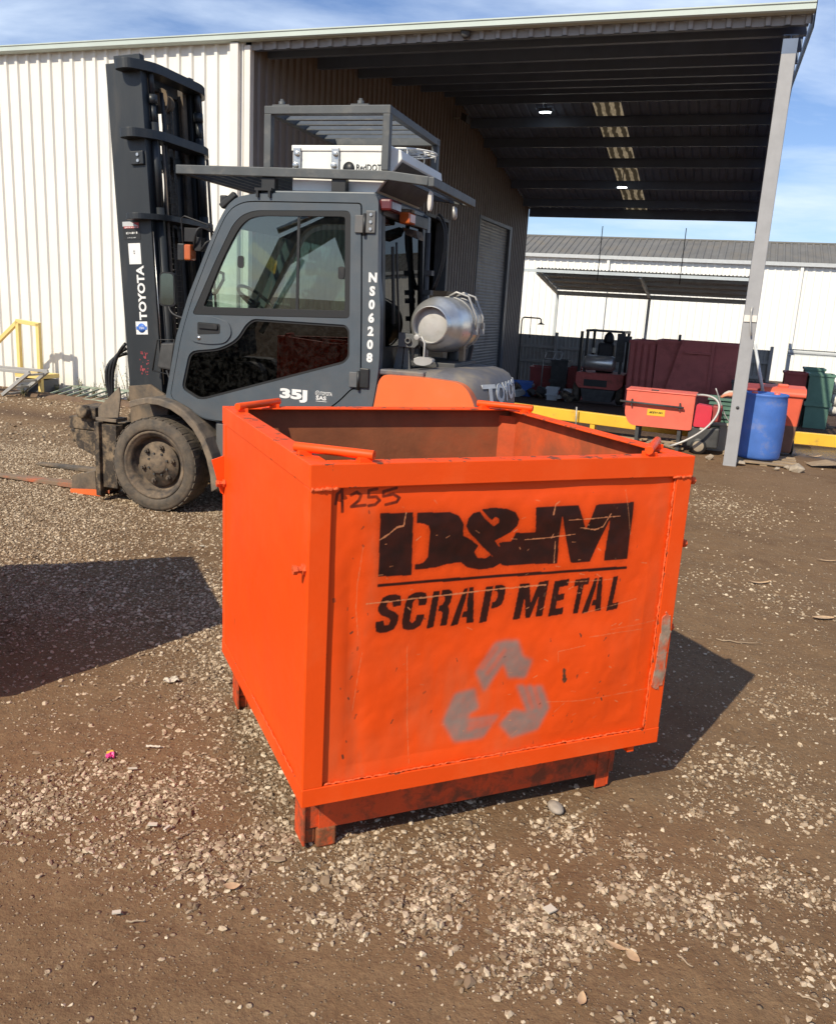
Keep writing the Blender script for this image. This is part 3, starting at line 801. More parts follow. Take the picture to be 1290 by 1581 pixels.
def gblur(A, s):
    r = int(s * 3) + 1
    k = np.exp(-.5 * (np.arange(-r, r + 1) / s) ** 2); k /= k.sum()
    A = np.apply_along_axis(lambda q_: np.convolve(q_, k, 'same'), 0, A)
    return np.apply_along_axis(lambda q_: np.convolve(q_, k, 'same'), 1, A)

FXA = np.linspace(.052, 1.196, 600); FZA = np.linspace(.245, 1.135, 467)
def front_masks():
    K = np.zeros((len(FZA), len(FXA)))
    for p in BLACK: fill(K, FXA, FZA, p)
    G = glyphs()
    for ch, x0, x1 in LET:
        for poly in G[ch]:
            w_ = x1 - x0 - .014
            fill(K, FXA, FZA, [(x0 + px_ * w_ + .014 * pz_, .697 + .112 * pz_ + .004 * (px_ - .5)) for px_, pz_ in poly])
    black = np.clip(gblur(K, .8) * 1.25 - .1, 0, 1)
    gxx, gzz = np.meshgrid(FXA, FZA)
    spray = gblur(K, 5.5) * .55 + gblur(K, 12) * .25
    spray *= .55 + .9 * fbm(gxx * 300, gzz * 300, 5, 2)
    black = np.clip(np.maximum(black * (.96 + .04 * fbm(gxx * 30, gzz * 30, 8, 3)), spray * .75), 0, 1)
    T_ = np.zeros_like(K)
    for p in MARKER: stroke(T_, FXA, FZA, [(a_ + .012, b_) for a_, b_ in p], .0042, .95)
    black = np.maximum(black, T_ * (.7 + .3 * fbm(gxx * 120, gzz * 40, 4, 2)))
    Gm = np.zeros_like(K)
    for p in GREY: fill(Gm, FXA, FZA, p)
    gap = np.zeros_like(K)
    for p in GREY_GAPS: stroke(gap, FXA, FZA, p, .007, .55)
    grey = np.clip(gblur(Gm, 3.0) - gblur(gap, 2.5) * .8, 0, 1) * (.75 + .25 * fbm(gxx * 60, gzz * 60, 12, 3))
    S_ = np.zeros_like(K)
    for i, p in enumerate(SCRATCH): stroke(S_, FXA, FZA, p, .0019 if i < 4 else .0012, .75 if i < 7 else .38, .7)
    for _ in range(60):
        x, z = RNG.uniform(.2, 1.1), RNG.uniform(.3, 1.08)
        l = RNG.uniform(.003, .02); a = RNG.normal(.1, .5)
        stroke(S_, FXA, FZA, [(x, z), (x + l * math.cos(a), z + l * math.sin(a))], .0011, RNG.uniform(.3, .9), .6)
    C_ = np.zeros_like(K)
    stroke(C_, FXA, FZA, [(.8375, .512), (.842, .495), (.846, .474)], .0062, 1, .5)
    for _ in range(55):
        x = RNG.choice([RNG.uniform(.07, 1.17), RNG.normal(.15, .02), RNG.normal(.9, .1)]); z = RNG.uniform(.27, 1.1)
        stroke(C_, FXA, FZA, [(x, z), (x + RNG.normal(0, .003), z - RNG.uniform(0, .01))], RNG.uniform(.0012, .003), RNG.uniform(.4, 1), .7)
    return black, grey, S_, C_

def dent(x, z):
    e = np.clip(np.minimum(np.minimum(x - .055, 1.19 - x) / .07, np.minimum(z - .25, 1.13 - z) / .05), 0, 1)
    y = .007 * np.sin((x - .1) * 5.2) * np.sin((z - .2) * 3.6)
    y += -.006 * np.exp(-((z - 1.02) / .06) ** 2) * np.exp(-((x - .75) / .35) ** 2)
    y += .004 * np.exp(-((x - .14 - .02 * np.sin(z * 5)) / .03) ** 2) * np.clip((.95 - z) * 8, 0, 1)
    y += .012 * np.exp(-((z - 1.135) / .035) ** 2) * np.exp(-((x - .6) / .38) ** 2)
    y += .007 * np.exp(-(((x - .35) / .18) ** 2 + ((z - .42) / .12) ** 2))
    y += -.007 * np.exp(-(((x - .95) / .13) ** 2 + ((z - .5) / .16) ** 2))
    y += .004 * (fbm(x * 5, z * 5, 61, 3) - .5) * 2 + .0012 * (fbm(x * 22, z * 22, 67, 2) - .5) * 2
    return y * e

def front_panel_material():
    m = M['bin'].copy(); m.name = 'stencilled_orange_paint'
    t = m.node_tree; b = t.nodes['Principled BSDF']
    base = b.inputs['Base Color'].links[0].from_socket
    def A(nm): return N(t, 'ShaderNodeAttribute', attribute_name=nm).outputs['Fac']
    c = mixc(t, A('scuff'), base, (.62, .14, .05))
    c = mixc(t, A('black_paint'), c, (.016, .006, .0045))
    c = mixc(t, A('grey_paint'), c, (.25, .195, .165))
    c = mixc(t, A('scratch'), c, (.66, .25, .11))
    c = mixc(t, A('chip'), c, (.10, .045, .025))
    t.links.new(c, b.inputs['Base Color'])
    return m

def build_bin(name, label, loc, rz):
    t = thing(name, label, 'scrap bin', loc, rz)
    o = .006
    # angle-iron frame
    f = MB()
    for y0, y1, ya, yb in ((0, o, o, .06), (BD - o, BD, BD - .06, BD - o)):
        f.box(0, BW, y0, y1, BZ1 - .064, BZ1); f.box(.06, BW - .06, ya, yb, BZ1 - o, BZ1 - .0005)
        f.box(0, BW, y0, y1, BZ0, BZ0 + .056); f.box(.06, BW - .06, ya, yb, BZ0 + .0005, BZ0 + o)
        f.box(.0015, .06, y0 + .001, y1 - .001, BZ0 + .056, BZ1 - .064); f.box(BW - .06, BW - .0015, y0 + .001, y1 - .001, BZ0 + .056, BZ1 - .064)
    for x0, x1, xa, xb in ((0, o, o, .06), (BW - o, BW, BW - .06, BW - o)):
        f.box(x0, x1, o, BD - o, BZ1 - .0638, BZ1 - .0002); f.box(xa, xb, o, BD - o, BZ1 - o - .0003, BZ1 - .0008)
        f.box(x0, x1, o, BD - o, BZ0 + .0002, BZ0 + .0558); f.box(xa, xb, o, BD - o, BZ0, BZ0 + o)
        f.box(x0 + .0005, x1 - .0005, o, .058, BZ0 + .056, BZ1 - .064); f.box(x0 + .0005, x1 - .0005, BD - .058, BD - o, BZ0 + .056, BZ1 - .064)
    f.build('frame', M['bin_frame'], t, bevel=.0022)
    # side, back panels: paint outside, rust inside
    def sheet(nm, vs):
        vs = [Vector(v) for v in vs]
        n = (vs[1] - vs[0]).cross(vs[2] - vs[0]).normalized() * -.003
        mb = MB()
        mb.add(vs + [v + n for v in vs], [(0, 1, 2, 3), (0, 4, 5, 1), (1, 5, 6, 2), (2, 6, 7, 3), (3, 7, 4, 0)], 0)
        mb.add([v + n for v in vs], [(3, 2, 1, 0)], 1)
        return mb.build(nm, [M['bin'], M['bin_rust']], t, recalc=False)
    z0, z1 = BZ0 + .03, BZ1 - .012
    def side_panel(x, sgn):
        ys = np.linspace(.02, BD - .02, 90); zs = np.linspace(z0, z1, 80)
        Yp, Zp = np.meshgrid(ys, zs)
        e = np.clip(np.minimum(np.minimum(Yp - .06, BD - .06 - Yp), np.minimum(Zp - z0 - .05, z1 - .08 - Zp)) / .05, 0, 1)
        dx = .006 * e * np.sin(Yp * 4) * np.sin(Zp * 5 + 1) + .003 * e * (fbm(Yp * 6, Zp * 6, 21, 3) - .5) * 2
        mb = MB()
        vs = np.stack([x + sgn * (.0035 + dx), Yp, Zp], -1).reshape(-1, 3)
        h, w_ = Yp.shape
        id_ = np.arange(h * w_).reshape(h, w_)
        fs = np.stack([id_[:-1, :-1], id_[:-1, 1:], id_[1:, 1:], id_[1:, :-1]], -1).reshape(-1, 4)
        mb.add(vs.tolist(), fs.tolist(), 0, True)
        xi = x + sgn * .017
        mb.add([(xi, .02, z0), (xi, BD - .02, z0), (xi, BD - .02, z1), (xi, .02, z1)], [(0, 1, 2, 3)], 1)
        return mb.build('side_panel', [M['bin'], M['bin_in']], t, recalc=False)
    side_panel(0, 1); side_panel(BW, -1)
    sheet_back = sheet('back_panel', [(BW - .02, BD - .012, z0), (.02, BD - .012, z0), (.02, BD - .012, z1), (BW - .02, BD - .012, z1)])
    # front panel with its stencilled paint
    Xp, Zp = np.meshgrid(FXA, FZA)
    Yp = .0135 + dent(Xp, Zp)
    h, w_ = Xp.shape
    me = bpy.data.meshes.new('front_panel')
    me.vertices.add(Xp.size + 4)
    back = np.array([(.052, .033, .245), (1.196, .033, .245), (1.196, .033, 1.16), (.052, .033, 1.16)])
    me.vertices.foreach_set('co', np.concatenate([np.stack([Xp, Yp, Zp], -1).reshape(-1, 3), back]).astype(np.float32).ravel())
    id_ = np.arange(h * w_).reshape(h, w_)
    fs = np.stack([id_[:-1, :-1], id_[:-1, 1:], id_[1:, 1:], id_[1:, :-1]], -1).reshape(-1, 4)
    nb = h * w_
    fs = np.concatenate([fs, [[nb + 3, nb + 2, nb + 1, nb]]])
    me.loops.add(fs.size); me.polygons.add(len(fs))
    me.loops.foreach_set('vertex_index', fs.ravel().astype(np.int32))
    me.polygons.foreach_set('loop_start', (np.arange(len(fs)) * 4).astype(np.int32))
    mi = np.zeros(len(fs), np.int32); mi[-1] = 1
    me.polygons.foreach_set('material_index', mi)
    me.polygons.foreach_set('use_smooth', np.ones(len(fs), bool))
    me.update(calc_edges=True)
    bl, gr, scr, ch = front_masks()
    scuff = np.clip((fbm(Xp * 2.2, Zp * 2.2, 41, 4) - .56) * 6, 0, 1) * .5 * fbm(Xp * 40, Zp * 9, 43, 3)
    scuff = np.maximum(scuff, .5 * np.exp(-((Xp - .165 - .03 * np.sin(Zp * 9)) / .02) ** 2) * fbm(Xp * 60, Zp * 20, 44, 3))
    for nm, a in (('black_paint', bl), ('grey_paint', gr), ('scratch', scr), ('chip', ch), ('scuff', scuff)):
        at = me.attributes.new(nm, 'FLOAT', 'POINT')
        at.data.foreach_set('value', np.concatenate([a.ravel(), np.zeros(4)]).astype(np.float32))
    me.materials.append(front_panel_material()); me.materials.append(M['bin_in'])
    p = bpy.data.objects.new('front_panel', me); COL.objects.link(p); p.parent = t
    p['label'] = 'front panel stencilled in black with a grey recycling mark'
    # weld beads along the panel seams
    rr = random.Random(3)
    def bead(p0, p1, r_, n_):
        p0, p1 = Vector(p0), Vector(p1)
        pts, rs = [], []
        for k in range(n_ + 1):
            pts.append(p0.lerp(p1, k / n_) + Vector((rr.gauss(0, .0008), rr.gauss(0, .0008), rr.gauss(0, .0012)))); rs.append(r_ * rr.uniform(.6, 1.35))
        MB().tube(pts, rs, 7).build('weld_seam', M['weld'], t)
    bead((.065, .008, BZ0 + .058), (BW - .065, .008, BZ0 + .058), .0032, 150)
    bead((BW - .062, .007, BZ0 + .06), (BW - .062, .007, BZ1 - .07), .0036, 90)
    bead((.004, .0, BZ1 - .066), (.075, .0, BZ1 - .066), .0055, 14)
    bead((BW - .075, .0, BZ1 - .066), (BW - .004, .0, BZ1 - .066), .0045, 14)
    bead((.0005, .10, BZ0 + .058), (.0005, .62, BZ0 + .058), .003, 60)
    wp = MB()
    xs_ = [BW - .058 + .0 * k for k in range(1)]
    prof = [(BW - .056, .415), (BW - .050, .52), (BW - .046, .60), (BW - .050, .655), (BW - .035, .672), (BW - .018, .655), (BW - .010, .60), (BW - .014, .53), (BW - .006, .47), (BW - .012, .42), (BW - .03, .405)]
    prof = [(a_ + rr.gauss(0, .0025), b_ + rr.gauss(0, .004)) for a_, b_ in round_poly(prof, .004, 4)]
    wp.prism([prof], lambda a, b, c: (a, c, b), -.0022, .001)
    wp.build('bare_patch', M['worn'], t, label='patch of bare scraped metal on the corner post')
    # floor
    MB().box(.01, BW - .01, .04, BD - .02, BZ0 + .012, BZ0 + .02).build('floor', M['bin_floor'], t)
    # inner corner gussets and stiffeners
    for x, y in ((.05, BD - .05), (BW - .05, BD - .05), (.05, .07), (BW - .05, .07)):
        g = MB(); sx_ = 1 if x < .5 else -1; sy_ = 1 if y < .5 else -1
        g.add([(x - sx_ * .035, y + sy_ * .02, z0), (x + sx_ * .02, y - sy_ * .035, z0), (x + sx_ * .02, y - sy_ * .035, z1 - .02), (x - sx_ * .035, y + sy_ * .02, z1 - .02)], [(0, 1, 2, 3)])
        g.build('inner_corner', M['bin_in'], t, recalc=False)
    # diagonal stacking tubes across the corners
    for a, b in (((.004, .165, 1.204), (.176, .012, 1.204)), ((.02, .985, 1.204), (.212, 1.15, 1.204)), ((1.065, 1.145, 1.204), (1.233, .975, 1.204)), ((1.062, .004, 1.204), (1.232, .178, 1.204))):
        mb = MB(); mb.tube([a, b], .013, 18)
        av, bv = Vector(a), Vector(b)
        for q_ in (.12, .88):
            c = av.lerp(bv, q_); mb.box(c.x - .018, c.x + .018, c.y - .016, c.y + .016, BZ1 - .003, BZ1 + .012)
        mb.build('corner_tube', M['bin_frame'], t, bevel=.001)
    # pivot bolts and lugs
    for c, ax in (((-.0, .03, .897), (-1, 0, 0)), ((BW, .03, .892), (1, 0, 0)), ((-.0, BD - .05, .90), (-1, 0, 0)), ((BW, BD - .05, .9), (1, 0, 0)), ((BW, .03, 1.10), (1, 0, 0)), ((BW, .04, .60), (1, 0, 0))):
        mb = MB(); mb.lathe([(.0, 0), (.016, 0), (.016, .007), (.010, .008), (.010, .02), (.0135, .021), (.0135, .032), (.004, .033), (.004, .027), (0, .027)], c, ax, 6, smooth=False)
        mb.build('bolt', M['weld'], t)
    mb = MB(); mb.prism([[(-.045, .985), (.0, 1.0), (.0, .85), (-.012, .86)]], lambda a, b, c: (a, c, b), BD - .03, BD - .02)
    mb.build('lug', M['bin'], t)
    mb = MB(); mb.box(1.13, 1.155, .012, .04, BZ0 - .025, BZ0 + .004)
    mb.build('drain_lug', M['bin'], t)
    # base: two cross channels on four legs
    for y in (.10, BD - .13):
        c = MB(); c.box(.085, 1.15, y, y + .006, .052, BZ0); c.box(.085, 1.15, y + .006, y + .05, .052, .058); c.box(.085, 1.15, y + .006, y + .05, BZ0 - .006, BZ0 - .0005)
        c.build('base_channel', M['rust'], t, bevel=.001)
    for x in (.035, 1.125):
        for y in (.095, BD - .135):
            l = MB(); l.box(x, x + .007, y, y + .09, .006, BZ0 - .001)
            if x < .5:
                l.box(x + .007, x + .085, y + .012, y + .017, .055, BZ0 - .0012)
            else:
                l.box(x - .045, x, y + .002, y + .008, .0, BZ0 - .0012)
            lg = l.build('leg', M['rust'], t, bevel=.0015)
            if x < .5:
                fb_ = MB(); fb_.box(x + .045, x + .105, y + .001, y + .06, -.01, .055); fb_.box(x + .008, x + .045, y + .018, y + .06, .0, .05)
                fb_.build('foot', M['rust_heavy'], lg, bevel=.006)
    return t

BIN = build_bin('scrap_bin', 'open orange steel scrap bin stencilled SCRAP METAL in the middle of the yard', (-.279, 2.142, 0), .4217)

# ------------------------------------------------------------------ the open shed (local axes: x along the front, y into the depth)
SHED = thing('shed', 'big cream metal shed with an open bay, gable roof and pale green gutter', 'shed', P0, YB)
U0 = -6.28            # where the open bay begins
UL = -17.0            # left end of the closed half
RV, RZ, BV, BZ = 7.65, 5.90, 15.45, 4.42
def roof_z(v):
    return np.where(np.asarray(v, float) < RV, 4.70 + (RZ - 4.70) * (np.asarray(v, float) + .05) / (RV + .05), RZ + (BZ - RZ) * (np.asarray(v, float) - RV) / (BV - RV))
def rz_(v): return float(roof_z(v))

PROFILE = [(0, 0), (.60, 0), (.68, 1), (.90, 1), (.98, 0)]
def corrugated(length, pitch, depth, fn, top, bot, prof=PROFILE, mb=None, mi=0, start=0.0):
    """ribbed sheet: runs along s, ribs run from bot(s) to top(s); fn(s, d, h) -> xyz"""
    mb = mb or MB()
    n = int(round(length / pitch))
    ss_ = []
    for k in range(n):
        for f, d in prof: ss_.append((start + (k + f) * pitch, d * depth))
    ss_.append((start + n * pitch, 0))
    vs, fs = [], []
    for s, d in ss_:
        vs += [fn(s, d, bot(s)), fn(s, d, top(s))]
    for k in range(len(ss_) - 1):
        fs.append((2 * k, 2 * k + 2, 2 * k + 3, 2 * k + 1))
    return mb.add(vs, fs, mi)

# front wall of the closed half, seen in full sun
corrugated(U0 - UL - .08, .19, .03, lambda s, d, h: (s, -d, h), lambda s: 4.70, lambda s: -.05, start=UL).build('front_wall', M['wall'], SHED, recalc=False)
# valance above the open bay, ribbed like the wall but darker grey
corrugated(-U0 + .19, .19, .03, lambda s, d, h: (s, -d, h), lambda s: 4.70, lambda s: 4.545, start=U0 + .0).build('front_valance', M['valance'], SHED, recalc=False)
mb = MB(); mb.box(U0 - .08, U0 + .004, -.036, .06, 0, 4.60); mb.build('corner_flashing', M['trim'], SHED, bevel=.004)
mb = MB(); mb.box(-6.53, -6.41, -.10, -.032, .05, 4.62); mb.build('downpipe', M['trim'], SHED, bevel=.008)
# gutter
mb = MB()
gp = [(-.033, 4.632), (-.125, 4.632), (-.145, 4.645), (-.145, 4.695), (-.156, 4.703), (-.156, 4.716), (-.133, 4.716), (-.133, 4.66), (-.033, 4.66)]
mb.prism([gp], lambda a, b, w: (w, a, b), UL, .19)
mb.build('gutter', M['gutter'], SHED)
# side wall of the closed half, facing the bay, with door openings
def side_bot(s):
    if 6.62 < s < 8.08: return 3.32
    if 10.42 < s < 13.28: return 3.66
    return -1.0
SP = [(0, 0), (.5, 0), (.58, 1), (.86, 1), (.94, 0)]
corrugated(15.2, .19, .028, lambda s, d, h: (U0 + .0 + d, s, h), lambda s: rz_(s) - .02, side_bot, prof=SP, start=.06).build('side_wall', M['wall_in'], SHED, recalc=False)
mb = MB()
mb.box(U0 - .25, U0 + .035, 6.60, 6.66, -.4, 3.36); mb.box(U0 - .25, U0 + .035, 8.05, 8.11, -.4, 3.36); mb.box(U0 - .25, U0 + .033, 6.66, 8.05, 3.30, 3.36)
mb.build('doorway_frame', M['jamb'], SHED)
mb = MB()
mb.box(U0 - .12, U0 + .036, 10.36, 10.44, -.6, 3.72); mb.box(U0 - .12, U0 + .036, 13.26, 13.50, -.8, 3.72); mb.box(U0 - .12, U0 + .034, 10.44, 13.26, 3.64, 3.72)
mb.build('roller_door_frame', M['jamb'], SHED)
corrugated(4.4, .075, .014, lambda s, d, h: (U0 - .06 + d, h, s), lambda s: 13.27, lambda s: 10.43, prof=[(0, 0), (.3, .7), (.5, 1), (.7, .7), (.95, 0)], start=-.75).build('roller_door', M['door_grey'], SHED, recalc=False)
# other walls that close the left half off
mb = MB()
mb.add([(UL, 15.2, -1), (U0, 15.2, -1), (U0, 15.2, 4.3), (UL, 15.2, 4.3)], [(0, 1, 2, 3)])
mb.add([(UL, 0, -1), (UL, 15.2, -1), (UL, 15.2, 4.3), (UL, RV, 5.85), (UL, 0, 4.65)], [(0, 1, 2, 3, 4)])
mb.build('back_wall', M['wall_in'], SHED, recalc=False)
# roof: ribbed sheets both sides of the ridge, a strip of translucent sheet in the back slope
def roof_sheet(name, u0, u1, v0, v1, m_, dz=0.0):
    corrugated(u1 - u0, .19, .03, lambda s, d, h: (s, h, rz_(h) + d + dz), lambda s: v1, lambda s: v0, start=u0).build(name, m_, SHED, recalc=False)
roof_sheet('front_roof', UL, .19, -.10, RV, M['roof'])
roof_sheet('back_roof', UL, -3.51, RV, BV, M['roof'])
roof_sheet('skylight_strip', -3.51, -2.94, RV + .05, BV - .01, M['skylight'])
roof_sheet('back_roof', -2.94, .19, RV, BV, M['roof'])
mb = MB(); mb.add([(UL, RV - .3, rz_(RV - .3) + .045), (.2, RV - .3, rz_(RV - .3) + .045), (.2, RV, RZ + .05), (UL, RV, RZ + .05), (UL, RV + .3, rz_(RV + .3) + .045), (.2, RV + .3, rz_(RV + .3) + .045)], [(0, 1, 2, 3), (3, 2, 5, 4)])
mb.build('ridge_cap', M['roof'], SHED, recalc=False)
# edge trim on the right gable end
mb = MB()
for va, vb in ((-.06, RV), (RV, BV)):
    mb.add([(.192, va, rz_(va) - .20), (.192, vb, rz_(vb) - .20), (.192, vb, rz_(vb) + .05), (.192, va, rz_(va) + .05), (.20, va, rz_(va) - .20), (.20, vb, rz_(vb) - .20), (.20, vb, rz_(vb) + .05), (.20, va, rz_(va) + .05)], [(0, 1, 2, 3), (4, 7, 6, 5), (0, 4, 5, 1), (3, 2, 6, 7)])
mb.build('barge_trim', M['purlin'], SHED, recalc=False)
# purlins: one part each
for v in (.35, 1.75, 3.15, 4.55, 5.95, 7.30, 7.98, 9.15, 10.25, 11.5, 13.0, 14.45):
    z = rz_(v) - .004; hh = .21
    mb = MB()
    mb.box(U0 + .03, .15, v, v + .006, z - hh, z - .006); mb.box(U0 + .03, .15, v + .006, v + .07, z - hh, z - hh + .006); mb.box(U0 + .03, .15, v - .06, v, z - .03, z - .024)
    mb.build('purlin', M['purlin'], SHED)
mb = MB(); mb.box(U0 + .02, .15, BV - .14, BV - .06, BZ - .22, BZ + .024); mb.build('back_eave_beam', M['purlin'], SHED)
mb = MB(); mb.box(U0 + .02, .15, .05, .12, 4.56, 4.69); mb.build('front_eave_beam', M['purlin'], SHED)
# rafters at both ends of the bay
def rafter(u, dz=.23, hh=.32):
    mb = MB()
    for va, vb in ((.12, RV), (RV, BV - .14)):
        for z0, z1, hw in ((dz, dz + .012, .075), (dz + hh - .012, dz + hh, .075), (dz + .012, dz + hh - .012, .006)):
            mb.add([(u + sx_ * hw, v, rz_(v) - zz_) for v in (va, vb) for sx_ in (-1, 1) for zz_ in (z1, z0)], [(0, 2, 3, 1), (4, 5, 7, 6), (0, 1, 5, 4), (2, 6, 7, 3), (0, 4, 6, 2), (1, 3, 7, 5)])
    mb.build('rafter', M['purlin'], SHED)
rafter(.0)
# front corner post with a hook plate and bolt hole; slim back post
post = MB(); post.box(-.072, .072, -.01, .14, -.02, 4.42)
po = post.build('corner_post', M['post'], SHED, bevel=.008)
mb = MB(); mb.box(-.072, .072, -.0105, .141, 4.28, 4.42); mb.build('post_cap', M['purlin'], SHED)
mb = MB(); mb.box(-.066, .066, -.022, -.0102, 1.60, 1.67); mb.build('hook_plate', M['trim'], po)
mb = MB(); mb.tube([(.0, -.03, 1.76), (.0, -.028, 1.70), (.005, -.045, 1.60), (.02, -.06, 1.50), (.028, -.05, 1.46), (.02, -.035, 1.49)], .010, 8); mb.build('hook', M['galv'], po)
mb = MB(); mb.lathe([(.0, 0), (.018, 0), (.018, .008), (0, .009)], (.0, -.0102, .66), (0, -1, 0), 12); mb.build('bolt', M['grime'], po)
mb = MB(); mb.box(-.06, .06, BV - .2, BV - .08, -1.2, BZ - .34); mb.build('back_post', M['post'], SHED)
# lit lamps below the back slope, flood light and small fittings
for u, v, z in ((-4.454, 8.5, 5.60), (-3.266, 12.3, 4.70)):
    u, z = (u, 5.60) if v < 10 else (u, 4.66)
    l = thing('ceiling_lamp', 'lit ceiling lamp nearer the open front under the shed roof' if v < 10 else 'lit ceiling lamp farther back beside the translucent roof strip', 'lamp', BL(u, v, z), YB, 'ceiling lamps in the shed')
    mb = MB(); mb.box(-.125, .125, -.06, .06, -.035, .03); mb.build('housing', M['purlin'], l, bevel=.008)
    mb = MB(); mb.prism([round_poly([(-.115, -.05), (.115, -.05), (.115, .05), (-.115, .05)], .045)], lambda a, b, w: (a, b, w), -.05, -.036); mb.build('diffuser', M['lamp'], l)
    mb = MB(); mb.tube([(0, 0, .03), (0, 0, rz_(v) - z - .01)], .012, 8); mb.build('bracket', M['purlin'], l)
fl = thing('floodlight', 'unlit floodlight on the brown side wall below the ridge', 'lamp', BL(U0 + .05, 7.9, 5.35), YB)
mb = MB(); mb.bar((0, 0, 0), (.22, -.02, .0), .03); mb.build('arm', M['galv'], fl)
mb = MB(); mb.prism([[(-.16, -.05), (.16, -.05), (.12, .09), (-.12, .09)]], lambda a, b, w: (.2 + w, a, b - w * .5), 0, .12); mb.build('housing', M['grime'], fl, bevel=.008)
vl = MB(); vl.lathe([(.0, .01), (.035, .012), (.045, 0), (.055, .0), (.06, .03), (.045, .05), (0, .05)], (0, 0, 0), (0, -1, 0), 20)
tag(vl.build('round_fitting', M['grime']), 'small round fitting on the valance above the open bay', 'fitting').location = BL(-3.47, -.03, 4.61)
for u in (-4.13, -1.85):
    mb = MB(); mb.tube([(0, 0, 0), (.0, 0, -1.5)], .012, 6)
    o = tag(mb.build('hanging_cable', M['rubber']), 'thin dark cable hanging from the back eave, ' + ('the left one' if u < -3 else 'the right one'), 'cable', 'cables hanging at the back eave'); o.location = BL(u, 15.42, 4.0)

# ------------------------------------------------------------------ the white building behind, with its lean-to
far = thing('white_building', 'long white metal building with grey ridged roof far behind the shed', 'building', BL(-4, 29.6), YB)
corrugated(60, .3, .03, lambda s, d, h: (s, -d, h), lambda s: 3.98, lambda s: -1.0, start=-34).build('wall', M['far_white'], far, recalc=False)
corrugated(60, .3, .04, lambda s, d, h: (s, (h - 3.95) * 3.0, h + d), lambda s: 5.12, lambda s: 4.02, start=-34).build('roof', M['far_roof'], far, recalc=False)
mb = MB(); mb.box(-34, 26, 3.4, 3.7, 5.10, 5.17); mb.build('ridge_cap', M['far_roof'], far)
mb = MB(); mb.box(-34, 26, -.20, -.03, 3.93, 4.08); mb.build('gutter', M['fence_rail'], far)
for u in (-2.0, 5.9, -12):
    mb = MB(); mb.box(u, u + .12, -.14, -.04, -.9, 3.93); mb.build('downpipe', M['far_white'], far)
ZL = slope(21.0)
lean = thing('lean_to', 'blue grey open lean-to roof on thin posts in front of the white building', 'lean-to', BL(0, 20, 0), YB)
def lz(h): return 3.0 - (h / 4.0) * .60
corrugated(7.2, .12, .028, lambda s, d, h: (s, h, lz(h) + d), lambda s: 4.0, lambda s: 0, start=-7.0).build('roof', M['lean'], lean, recalc=False)
mb = MB(); mb.box(-7.0, .2, 3.9, 4.0, 2.20, 2.36); mb.build('back_beam', M['lean'], lean)
mb = MB(); mb.box(-8.6, .2, .0, .07, 2.86, 2.96); mb.build('front_beam', M['lean'], lean)
for u in (-6.95, -3.45, .12):
    mb = MB(); mb.bar((u, .07, 2.86), (u, 3.9, 2.28), .08, .12); mb.build('rafter', M['lean'], lean)
    mb = MB(); mb.box(u - .05, u + .05, 3.9, 4.0, -.9, 2.2); mb.build('post', M['lean'], lean)
for v in (.8, 1.7, 2.6, 3.4):
    mb = MB(); mb.box(-6.9, .15, v, v + .05, lz(v) - .10, lz(v) - .004); mb.build('purlin', M['lean'], lean)
fen = thing('sheet_fence', 'low grey corrugated sheet fence along the back of the yard', 'fence', BL(0, 16.6, 0), YB)
corrugated(9.0, .12, .02, lambda s, d, h: (s, -d, h), lambda s: .84, lambda s: -1.0, start=-8.2).build('sheet', M['fence'], fen, recalc=False)
for z in (.45, .0):
    mb = MB(); mb.box(-8.2, .8, -.09, -.03, z, z + .09); mb.build('rail', M['fence'], fen)
for u in (-8, -5.4, -2.8, -.2, .78):
    mb = MB(); mb.box(u, u + .09, -.16, -.09, -1, .95); mb.build('post', M['fence'], fen)
gr = thing('guard_rail', 'pale steel guard rail on posts in front of the white wall at right', 'rail', BL(1.35, 17.5, 0), YB)
mb = MB(); mb.prism([[(-.04, 0), (.0, .03), (-.04, .07), (-.04, .11), (.0, .15), (-.04, .18), (-.055, .18), (-.02, .15), (-.055, .11), (-.055, .07), (-.02, .03), (-.055, 0)]], lambda a, b, w: (w, a, b + .72), -.05, 6.0); mb.build('rail', M['fence_rail'], gr)
for u in (0, 2.2, 4.4):
    mb = MB(); mb.box(u - .05, u + .05, 0, .1, -1, 1.05); mb.build('post', M['fence_rail'], gr)

# ------------------------------------------------------------------ the forklift (local axes: x to its rear, y away from the camera, z up)
FYAW = R(-16.5)
FK = thing('forklift', 'big grey cab forklift with black mast and orange rear, parked by the shed', 'forklift', (-1.94, 6.10, 0), FYAW)
side = lambda a, b, w: (a, w, b)
CB = .08      # near side of the cab
WID = 1.29

